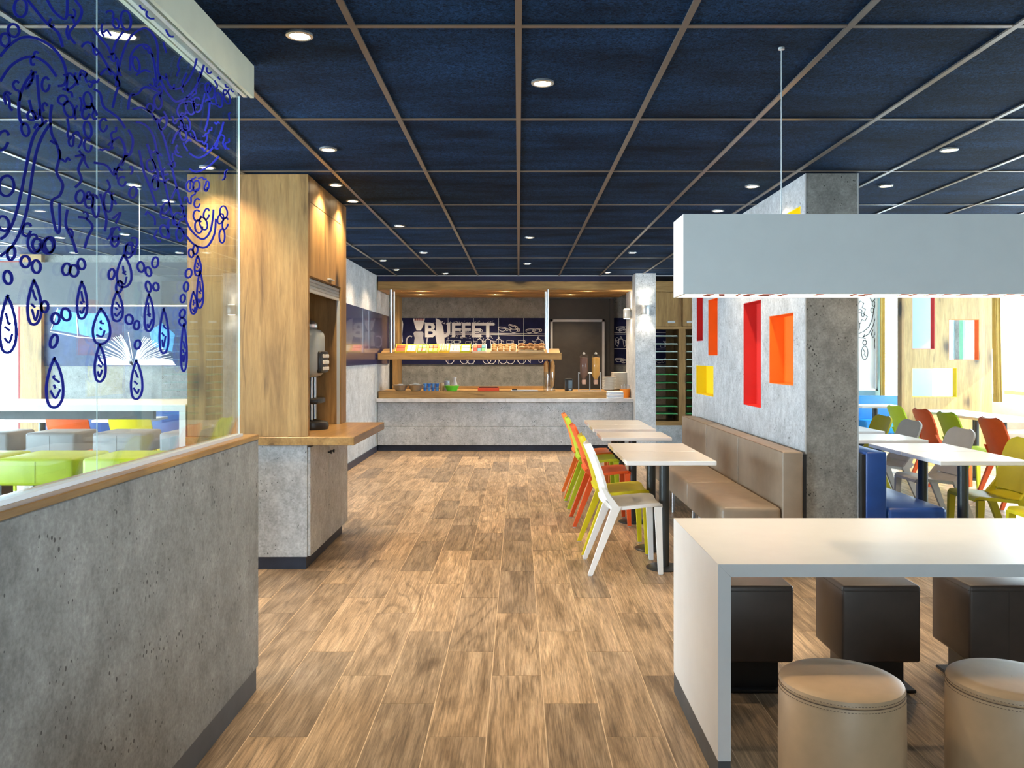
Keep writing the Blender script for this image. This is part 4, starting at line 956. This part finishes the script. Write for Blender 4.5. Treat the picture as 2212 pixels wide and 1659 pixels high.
# ---- upholstered benches
def bench(name, x_wall, sgn, y0, nmod, mlen, mt, seam, label, cat='bench'):
    """bench along y; backrest next to x_wall, seat reaching sgn direction"""
    t = empty(name, (x_wall, y0 + nmod * mlen / 2, 0), label, cat)
    def bx(a, b, ya, yb, z0, z1, r_): 
        x0, x1 = sorted((x_wall + sgn * a, x_wall + sgn * b)); return MB().rbox(x0, x1, ya, yb, z0, z1, r_, 3)
    for k in range(nmod):
        ya, yb = y0 + k * mlen + .003, y0 + (k + 1) * mlen - .003
        o = bx(.025, .16, ya, yb, .10, .78, .012).build('backrest', M[mt], t, True)
        p = bx(.163, .555, ya, yb, .215, .42, .03).build('seat_cushion', M[mt], t, True)
        zt_ = .781; xs_ = x_wall + sgn * .156
        MB().tube([(xs_, ya + .01, zt_ - .004), (xs_, yb - .01, zt_ - .004)], .003, 6).build('piping', M[seam], o)
        for yy in (ya + .12, yb - .12):
            MB().tube([(x_wall + sgn * .48, yy, 0), (x_wall + sgn * .48, yy, .215)], .013, 10).build('leg', M['steel'], t, True)
            MB().tube([(x_wall + sgn * .22, yy, 0), (x_wall + sgn * .22, yy, .215)], .013, 10).build('leg', M['steel'], t, True)
    MB().box(*sorted((x_wall + sgn * .002, x_wall + sgn * .024)), y0 + .01, y0 + nmod * mlen - .01, .08, .765).build('back_board', M['black'], t)
    return t
bench('taupe_bench', 1.872, -1, 5.48, 3, 1.125, 'taupe', 'seam', 'taupe upholstered bench along the coloured niche wall')
bench('blue_bench', 2.222, 1, 5.46, 3, 1.125, 'blue_seat', 'blue_seat', 'dark blue upholstered bench behind the concrete pillar')
def sofa(name, x0, x1, yb, mt, label):        # faces the viewer
    t = empty(name, ((x0 + x1) / 2, yb - .3, 0), label, 'bench')
    n = max(1, round((x1 - x0) / 1.1)); 
    for k in range(n):
        a, b = x0 + (x1 - x0) * k / n + .003, x0 + (x1 - x0) * (k + 1) / n - .003
        MB().rbox(a, b, yb - .14, yb, .10, .78, .012, 3).build('backrest', M[mt], t, True)
        MB().rbox(a, b, yb - .56, yb - .143, .215, .42, .03, 3).build('seat_cushion', M[mt], t, True)
    MB().box(x0 + .03, x1 - .03, yb - .5, yb - .02, 0, .214).build('plinth', M['black'], t)
    return t
sofa('azure_sofa', wx(1846, 13.3), wx(1952, 13.3), 13.45, 'blue_seat2', 'bright blue bench under the rear windows')
sofa('window_bench', wx(2128, 11.4), wx(2225, 11.4), 11.55, 'taupe', 'taupe bench beside the sunny right window')
sofa('rear_blue_bench', -5.55, -2.6, 9.95, 'blue_seat', 'blue bench under the book mural behind the glass')
# ---- communal table right foreground
TX0, TX1, TY0, TY1, TH, TT = .648, 4.2, 2.745, 3.53, .725, .042
ct = empty('communal_table', (TX0, 3.14, 0), 'long white communal table with slab legs in the right foreground', 'table')
def mitre(x0, x1, flip):  # slab legs, mitred to the top
    m = MB(); s = 1 if not flip else -1
    return m.prism([(x0, .085), (x0 + s * TT, .085), (x0 + s * TT, TH - TT), (x0, TH)], lambda u, v, d: Vector((u, TY0 + d, v)), TY1 - TY0)
mitre(TX0, 0, False).build('slab_leg', M['white'], ct); mitre(TX1, 0, True).build('slab_leg', M['white'], ct)
MB().prism([(TX0 + .0008, TH), (TX1 - .0008, TH), (TX1 - TT - .0008, TH - TT), (TX0 + TT + .0008, TH - TT)], lambda u, v, d: Vector((u, TY0 + d, v)), TY1 - TY0).build('table_top', M['white'], ct)
for x in (TX0, TX1 - TT): MB().box(x + .001, x + TT - .001, TY0 + .001, TY1 - .001, 0, .0849).build('plinth', M['kick_grey'], ct)
# ---- cube stools (far side) and round stools (near side)
def cube_stool(x, y, w_, z0, z1, mt, seam, name, label, group):
    t = empty(name, (x + w_ / 2, y + w_ / 2, 0), label, 'stool', group)
    c = MB().rbox(x, x + w_, y, y + w_, z0, z1, .012, 3).build('cushion', M[mt], t, True)
    zz = z1 - .022; e = .0012
    MB().tube([(x - e + .01, y - e, zz), (x + w_ - .01, y - e, zz), (x + w_ + e, y + .01, zz), (x + w_ + e, y + w_ - .01, zz), (x + w_ - .01, y + w_ + e, zz), (x + .01, y + w_ + e, zz), (x - e, y + w_ - .01, zz), (x - e, y + .01, zz)], .0016, 5, True).build('seam', M[seam], c)
    if x > 1.8: MB().tube([(x + w_ * .5, y - .0008, z0 + .012), (x + w_ * .5, y - .0008, zz)], .0013, 5).build('seam', M[seam], c)
    MB().box(x + .05, x + w_ - .05, y + .05, y + w_ - .05, .012, z0).build('pedestal', M['black'], t)
    MB().rbox(x + .012, x + w_ - .012, y + .012, y + w_ - .012, 0, .012, .003, 1).build('base_plate', M['black'], t)
    return t
for k, l in enumerate(('dark brown cube stool nearest the table leg', 'dark brown cube stool second from the table leg', 'dark brown cube stool third from the table leg', 'dark brown cube stool at the far right under the table')):
    cube_stool(.815 + .527 * k, 3.50, .325, .13, .45, 'brown', 'seam_dark', 'cube_stool', l, 'brown cube stools under the white table')
def round_stool(x, y, label):
    t = empty('round_stool', (x, y, 0), label, 'stool', 'beige round stools'); r_ = .183; h = .42
    prof = [(r_ - .012, .015), (r_, .022), (r_ + .002, .2), (r_, h - .035), (r_ - .003, h - .030), (r_ - .003, h - .026), (r_, h - .021), (r_ - .004, h - .008), (r_ - .016, h - .001), (r_ - .05, h + .002), (.001, h + .003)]
    c = MB().lathe(prof, (x, y, 0), 56).build('cover', M['beige'], t, True)
    for z, rr in ((h - .036, r_ + .0006), (h - .018, r_ - .0002)):
        st = MB(); n = 120
        for i in range(n):
            a = 2 * PI * i / n; b = a + 2 * PI / n * .55
            st.tube([(x + rr * math.cos(a), y + rr * math.sin(a), z), (x + rr * math.cos(b), y + rr * math.sin(b), z)], .0009, 4)
        tag(st.build('stitching', M['seam'], c), kind='stuff')
    MB().tube([(x + (r_ - .0028) * math.cos(2 * PI * i / 56), y + (r_ - .0028) * math.sin(2 * PI * i / 56), h - .028) for i in range(56)], .0018, 5, True).build('rim_seam', M['seam'], c)
    a = math.radians(262 if x > 1.3 else 60)
    for d in (-.018, 0, .018):
        MB().tube([(x + (r_ + .0015) * math.cos(a + d), y + (r_ + .0015) * math.sin(a + d), .03), (x + (r_ + .0028) * math.cos(a + d), y + (r_ + .0028) * math.sin(a + d), .2), (x + (r_ + .0006) * math.cos(a + d), y + (r_ + .0006) * math.sin(a + d), h - .036)], .0011, 5).build('side_seam', M['seam'], c)
    MB().lathe([(.001, 0), (r_ - .03, 0), (r_ - .02, .015), (.001, .0149)], (x, y, 0), 32).build('base', M['black'], t)
round_stool(.986, 2.585, 'beige round leather stool at the front of the white table'); round_stool(1.508, 2.585, 'beige round leather stool cut by the right edge of the picture')
# ---- pendant box lamps
def pendant(x0, x1, y0, y1, z0, z1, cables, label, power, mt='white'):
    t = empty('box_pendant', ((x0 + x1) / 2, (y0 + y1) / 2, z0), label, 'pendant lamp'); e = .012
    for a, b, c, d, nm in ((x0, x1, y0, y0 + e, 'long_side'), (x0, x1, y1 - e, y1, 'long_side'), (x0, x0 + e, y0 + e, y1 - e, 'end_panel'), (x1 - e, x1, y0 + e, y1 - e, 'end_panel')):
        MB().box(a, b, c, d, z0, z1).build(nm, M[mt], t)
    MB().box(x0 + e, x1 - e, y0 + e, y1 - e, z1 - .02, z1 - .008).build('top_panel', M['white'], t)
    df = MB().box(x0 + e, x1 - e, y0 + e, y1 - e, z0 + .004, z0 + .010).build('diffuser', M['glow_led'], t)
    mk = MB(); r_ = random.Random(5)
    if power: 
        xx = x0 + .10
        while xx < x1 - .1:
            wd_ = r_.choice((.02, .03, .03, .045)); ty = r_.random(); ya = y0 + .05; yb = y0 + .14
            if ty < .4: mk.prism([(xx, ya), (xx + wd_, ya), (xx + wd_ / 2, yb)], lambda u, v, d: Vector((u, v, z0 + .002 + d)), .0015)
            elif ty < .75: mk.prism([(xx, ya), (xx + wd_, ya), (xx + wd_, yb), (xx, yb)], lambda u, v, d: Vector((u, v, z0 + .002 + d)), .0015)
            else: mk.prism([(xx, ya), (xx + wd_ * .5, ya), (xx + wd_, yb), (xx + wd_ * .5, yb)], lambda u, v, d: Vector((u, v, z0 + .002 + d)), .0015)
            xx += wd_ + r_.choice((.015, .03, .06, .11))
        tag(mk.build('printed_mark', M['print_red'], df), kind='stuff')
    for cx in cables:
        MB().cyl((cx, (y0 + y1) / 2, z1 - .008), .0022, CEIL - z1 + .006, 8).build('cable', M['alu'], t)
        MB().lathe([(.001, 0), (.012, 0), (.012, .008), (.001, .008)], (cx, (y0 + y1) / 2, CEIL - .008), 12).build('ceiling_cup', M['alu'], t)
    MB().box((cables[0] if cables else x0) + .03, (cables[0] if cables else x0) + .16, (y0 + y1) / 2 - .02, (y0 + y1) / 2 + .02, z1 - .008, z1 + .012).build('driver_box', M['kick_grey'], t)
    return t
pendant(.62, 4.2, 3.18, 3.38, 1.635, 1.936, (1.02, 3.8), 'long white box pendant hanging above the communal table', 1)
pendant(-6.0, -2.25, 5.92, 6.12, 1.76, 2.06, (-2.7, -5.6), 'long grey box pendant above the bar table behind the glass', 0, 'pend_grey')
# ---- bar table and high stools behind the glass
bt = empty('bar_table', (-4.3, 5.9, 0), 'long white bar-height table behind the glass screen', 'table')
MB().rbox(-6.0, -2.185, 5.55, 6.28, 1.04, 1.085, .003, 1).build('table_top', M['white'], bt)
for x in (-6.0, -2.228): MB().box(x, x + .042, 5.55, 6.28, 0, 1.0395).build('slab_leg', M['white'], bt)
MB().box(-5.9, -2.55, 5.9, 5.95, .96, 1.0395).build('under_beam', M['kick_grey'], bt)
def high_stool(x, y, w_, mt, label, group):
    t = empty('high_stool', (x + w_ / 2, y + w_ / 2, 0), label, 'stool', group)
    c = MB().rbox(x, x + w_, y, y + w_, .675, .83, .02, 3).build('cushion', M[mt], t, True)
    MB().box(x + w_ * .3, x + w_ * .7, y + w_ * .3, y + w_ * .7, .015, .675).build('pedestal', M['black'], t)
    MB().rbox(x + .04, x + w_ - .04, y + .04, y + w_ - .04, 0, .015, .004, 1).build('base_plate', M['black'], t)
    MB().tube([(x + w_ / 2, y - .0008, .69), (x + w_ / 2, y - .0008, .81)], .0013, 5).build('seam', M['seam_dark'], c)
for k, l in enumerate(('lime high stool at the bar table next to the cabinet', 'lime high stool second from the cabinet behind the glass', 'lime high stool at the far left behind the glass')):
    high_stool(wx(176, 4.72) - .475 * k, 4.72, .43, 'green_seat', l, 'lime high stools at the bar table')
for k, l in enumerate(('grey high stool nearest the cabinet behind the bar table', 'grey high stool second from the cabinet behind the bar', 'grey high stool third from the cabinet behind the bar', 'grey high stool at the far left behind the bar')):
    high_stool(-2.68 - .50 * k, 6.3, .37, 'grey_seat', l, 'grey high stools behind the bar table')

# ================================================================== CEILING DOWNLIGHTS
def make_dl():
    t = empty('downlight', (0, 0, 0), 'x', 'downlight')
    MB().lathe([(.050, -.004), (.040, -.007), (.036, -.004), (.036, .004), (.050, .004), (.050, -.004)], (0, 0, 0), 28, caps=False).build('trim_ring', M['steel'], t, True)
    MB().lathe([(.001, -.001), (.034, -.001), (.034, .003), (.001, .003)], (0, 0, 0), 20).build('lamp_lens', M['glow_warm'], t)
    light('lamp_light', 'SPOT', (0, 0, -.010), 42, t, (1, .74, .46), .03, .75, 125)
    return t
dl0 = make_dl(); du = [False]
def down(px, py, label, group):
    Z = F * (CEIL - EYE) / (VY - py); loc = ((px - VX) * Z / F, Z, CEIL - .004)
    if not du[0]: du[0] = True; dl0.location = loc; dl0['label'] = label; dl0['group'] = group; return
    dup(dl0, loc, 0, label, group)
down(647, 74, 'recessed downlight nearest the viewer beside the glass rail', None)
down(1172, 177, 'recessed downlight near the middle of the ceiling front', None)
for px, py, l in ((709, 321, 'nearest the viewer'), (725, 398, 'middle one of three'), (762, 433, 'farthest of three')): down(px, py, 'recessed downlight in front of the tall oak cabinet, ' + l, 'downlights by the oak cabinet')
for px, py, l in ((863, 487, 'nearest of the left row'), (915, 545, 'middle of the left row'), (962, 590, 'left row, right above the oak fascia'), (827, 562, 'by the left wall, the nearer one'), (856, 582, 'by the left wall, the farther one'),
                  (1144, 512, 'middle row, the nearer one'), (1139, 569, 'middle row, the farther one'), (1366, 545, 'right row, the nearer one'), (1313, 588, 'right row, close to the pale pillar')):
    down(px, py, 'small downlight before the buffet, ' + l, 'downlights before the buffet')
for px, py, l in ((1625, 401, 'the nearer one'), (1551, 454, 'the farther one')): down(px, py, 'recessed downlight in front of the niche wall, ' + l, 'downlights by the niche wall')
for px, py, l in ((2050, 322, 'the nearer one'), (1913, 400, 'the one beside the pillar')): down(px, py, 'recessed downlight over the sunny dining area, ' + l, 'downlights over the right dining area')
for px, py, l in ((245, 71, 'largest, near the head rail'), (448, 360, 'just above the oak cabinet panel'), (290, 398, 'upper left of the cabinet'), (365, 433, 'close left of the cabinet'), (270, 505, 'middle distance, centre'),
                  (130, 512, 'middle distance, left'), (388, 545, 'farthest beside the cabinet'), (160, 545, 'farthest at the left')):
    down(px, py, 'downlight seen through the glass screen, ' + l, 'downlights behind the glass')

# ================================================================== BLUE DOODLES ON THE GLASS
def g3(u, v, d):
    Z = F * 1.1365 / (VX - u); return Vector((-1.1365 + d, Z, EYE + (VY - v) * Z / F))
def smooth_line(pts, n=6):
    P = [Vector(p) for p in pts]; o = []
    for i in range(len(P) - 1):
        a, b, c, d = P[max(0, i - 1)], P[i], P[i + 1], P[min(len(P) - 1, i + 2)]
        for k in range(n):
            t = k / n; o.append(.5 * ((2 * b) + (c - a) * t + (2 * a - 5 * b + 4 * c - d) * t * t + (3 * b - a - 3 * c + d) * t ** 3))
    o.append(P[-1]); return [(p.x, p.y) for p in o]
GD = MB(); rg = random.Random(11)
def wpx(u): return .0062 * F * (VX - u) / (F * 1.1365)     # marker width in photo pixels at that distance
def stroke(pts, n=5, k=1.0, ox=0, oy=0, sc=1.0):
    q = smooth_line([(ox + x / sc, oy + y / sc) for x, y in pts], n)
    q = [p for p in q if p[0] < 526 and g3(p[0], p[1], 0).z < 2.458]
    if len(q) > 1: GD.ribbon(q, k * wpx(q[len(q) // 2][0]), g3, .0012)
def C1(pts): stroke(pts, 5, 1, 0, 0, 2.9625)
def C2(pts): stroke(pts, 5, 1, 0, 500, 2.764)
def oval(cx, cy, rx, ry, rot=0, k=1.0, gap=0):
    pts = [(x * (1 + rg.uniform(-.03, .03)), y) for x, y in ell(0, 0, rx, ry, 0, 360 - gap, 14, rot)]
    stroke([(cx + x, cy + y) for x, y in pts], 2, k)
for p in ([(0,360),(60,290),(140,240),(230,245),(330,300),(400,390),(425,480)], [(0,520),(60,430),(140,375),(220,365),(300,410),(360,490)],
          [(205,465),(150,550),(120,650),(125,760),(150,800)], [(235,480),(245,600),(255,720),(230,760),(200,700),(185,640)],
          [(300,770),(230,840),(190,950),(160,1100),(130,1250),(90,1400),(40,1500),(0,1530)], [(325,785),(270,870),(230,980),(200,1150),(180,1300),(140,1450),(80,1570),(0,1640)],
          [(740,550),(760,430),(800,300),(850,220),(930,180),(990,240),(1010,330),(1010,450),(1050,560),(1090,620),(1130,650),(1200,620),(1260,540),(1300,430),(1315,370)],
          [(830,450),(840,350),(890,290),(950,300),(985,400),(1000,520)], [(1060,470),(1080,540),(1130,570),(1190,530),(1240,440),(1265,340)],
          [(850,700),(910,690),(980,740),(1040,860),(1080,1000),(1130,1200),(1180,1380),(1220,1470),(1290,1530),(1340,1490),(1360,1400),(1365,1340)],
          [(870,780),(930,800),(980,870),(1010,1000),(1060,1200),(1110,1400),(1190,1510),(1250,1570),(1320,1580),(1370,1500),(1380,1400)],
          [(1100,920),(1130,850),(1170,830)], [(1210,980),(1270,1010),(1340,970),(1400,880),(1430,780)], [(1210,1080),(1260,1100),(1340,1060),(1400,1000)],
          [(175,0),(240,80),(300,150),(370,210),(400,300)], [(300,0),(350,80),(420,120),(430,0)], [(480,0),(520,60),(510,120),(470,170),(440,220),(480,280)],
          [(520,300),(560,270),(620,320),(680,410),(710,480)], [(590,180),(640,240),(690,300),(715,350),(740,270),(790,200)], [(640,480),(690,440),(760,520),(740,600),(720,690)],
          [(840,610),(880,600),(920,560),(980,570),(1030,600)], [(820,700),(830,620),(860,600)], [(870,480),(920,450),(960,460)], [(1310,650),(1340,640),(1330,760),(1310,840)],
          [(330,670),(320,760),(330,860),(360,920),(320,900)], [(360,920),(380,1000),(360,1100),(400,1180),(380,1250),(330,1290),(340,1400),(360,1480),(380,1470),(380,1300)],
          [(480,1000),(530,1000),(500,1080),(520,1150),(480,1200)], [(600,1040),(680,1060),(730,1120),(760,1060),(820,980)], [(690,930),(760,880),(800,960),(780,1060)],
          [(890,960),(920,1100),(960,1200),(1000,1320)], [(940,920),(980,1040),(1010,1110),(1010,1200)], [(430,1340),(420,1440),(460,1530),(490,1620)],
          [(500,1390),(550,1400),(590,1450),(560,1520),(540,1590)], [(640,1240),(660,1320),(680,1400),(670,1480)], [(720,1400),(770,1360),(740,1430)], [(540,700),(590,680),(620,740)],
          [(370,550),(410,540),(440,470),(490,520),(440,570),(400,570)], [(600,570),(640,600),(660,680),(710,720),(760,760),(800,820)], [(820,830),(850,900),(830,990),(790,1000)]):
    C1(p)
for cx, cy, w_, h in ((17, 703, 36, 115), (74, 655, 30, 90), (177, 650, 22, 75), (118, 829, 37, 100), (219, 706, 38, 72), (216, 786, 24, 75), (295, 822, 25, 78), (253, 663, 24, 60), (322, 677, 20, 75),
                      (354, 717, 20, 90), (397, 753, 13, 95), (268, 587, 32, 65), (418, 655, 14, 45), (432, 627, 14, 75), (427, 575, 14, 40)):
    stroke([(cx, cy - h * .58), (cx - w_ * .3, cy - h * .3), (cx - w_ * .5, cy + h * .1), (cx - w_ * .35, cy + h * .45), (cx + w_ * .1, cy + h * .5), (cx + w_ * .45, cy + h * .3), (cx + w_ * .45, cy - h * .05), (cx + w_ * .2, cy - h * .38), (cx - w_ * .1, cy - h * .56)], 5)
    jt = lambda a: a + rg.uniform(-.09, .09)
    stroke([(cx + w_ * jt(-.22), cy + h * jt(.22)), (cx + w_ * jt(-.02), cy + h * jt(.33)), (cx + w_ * jt(.25), cy + h * jt(.14))], 4, .8)
    stroke([(cx + w_ * jt(-.08), cy + h * jt(-.24)), (cx + w_ * jt(.0), cy + h * jt(-.08)), (cx + w_ * jt(.2), cy + h * jt(-.02))], 3, .8); stroke([(cx + w_ * jt(-.15), cy + h * .02), (cx + w_ * jt(.05), cy + h * .1)], 3, .8)
for x, y in ((220, 80), (292, 83), (215, 210), (330, 520), (392, 495), (320, 655), (150, 180), (395, 225), (440, 235), (485, 195), (265, 450), (770, 525), (815, 560), (820, 675), (665, 255), (710, 330), (840, 212), (885, 240), (885, 330),
             (930, 330), (925, 185), (685, 60), (770, 105), (45, 275), (65, 130), (1090, 400), (1088, 490), (1088, 540), (1110, 330), (1125, 250), (1140, 130), (1165, 110)):
    f = (VX - x / 2.764) / VX; oval(x / 2.764, 500 + y / 2.764, 10 * f * rg.uniform(.75, 1.1), 15 * f * rg.uniform(.8, 1.1), rg.uniform(-.3, .3))
for x, y, rx, ry in ((130, 50, 14, 20), (30, 255, 10, 14), (85, 195, 12, 14), (290, 540, 8, 15), (870, 410, 7, 16), (805, 130, 11, 21), (740, 150, 6, 11), (1010, 650, 8, 16), (960, 690, 7, 9), (1165, 700, 10, 16), (1215, 690, 9, 15), (1260, 670, 9, 16),
                     (160, 830, 8, 14), (15, 900, 12, 22), (215, 1560, 13, 20), (310, 1570, 13, 18), (560, 640, 9, 17), (550, 720, 8, 14), (560, 830, 8, 18), (560, 930, 8, 14), (660, 800, 8, 14), (1040, 790, 8, 14), (1190, 790, 8, 16), (1170, 860, 7, 13),
                     (1215, 1190, 8, 12), (1255, 1190, 7, 12), (1260, 1300, 6, 10), (1300, 1430, 8, 14), (1270, 1450, 8, 14), (1260, 1380, 8, 12), (1320, 1370, 6, 12), (1430, 1360, 8, 14), (1440, 1430, 6, 13), (1420, 1510, 6, 15), (1410, 1400, 6, 11),
                     (965, 1060, 9, 14), (990, 1180, 7, 12), (850, 1230, 8, 12), (780, 1160, 8, 10), (740, 1500, 8, 16), (825, 1600, 9, 17), (1060, 1330, 7, 13), (1130, 1400, 8, 14), (1150, 1500, 8, 14), (1050, 1480, 8, 14), (570, 1290, 9, 14), (690, 1290, 9, 22),
                     (610, 1320, 7, 24), (510, 1260, 9, 14), (440, 700, 10, 18), (400, 640, 10, 10), (200, 740, 9, 10), (40, 1190, 16, 22), (20, 1430, 12, 16), (170, 1470, 9, 14), (1350, 590, 8, 14), (1400, 640, 7, 16), (1450, 620, 6, 16), (1330, 560, 6, 10),
                     (930, 40, 12, 8), (970, 90, 12, 10), (1090, 190, 9, 16), (1340, 440, 6, 10), (1410, 480, 6, 9), (1460, 530, 6, 10), (1490, 560, 5, 9)):
    oval(x / 2.9625, y / 2.9625, rx, ry, rg.uniform(-.35, .35), .9, rg.choice((0, 0, 40)))
for k in range(120):                                       # small squiggles between the big garlands
    x = rg.choice((rg.uniform(10, 250), rg.uniform(150, 500), rg.uniform(330, 500))); y = rg.uniform(10, 560 - .15 * x) if x < 400 else rg.uniform(140, 420)
    if x < 130 and y > 250: continue
    f = (VX - x) / VX; pts = [(x, y)]; a = rg.uniform(0, 6.28)
    for q in range(rg.randint(3, 6)):
        a += rg.uniform(-1.5, 1.5); pts.append((pts[-1][0] + 11 * f * math.cos(a) * .7, pts[-1][1] + 13 * f * math.sin(a)))
    stroke(pts, 3, .85)
GD.build('blue_doodle', M['doodle'], gs)
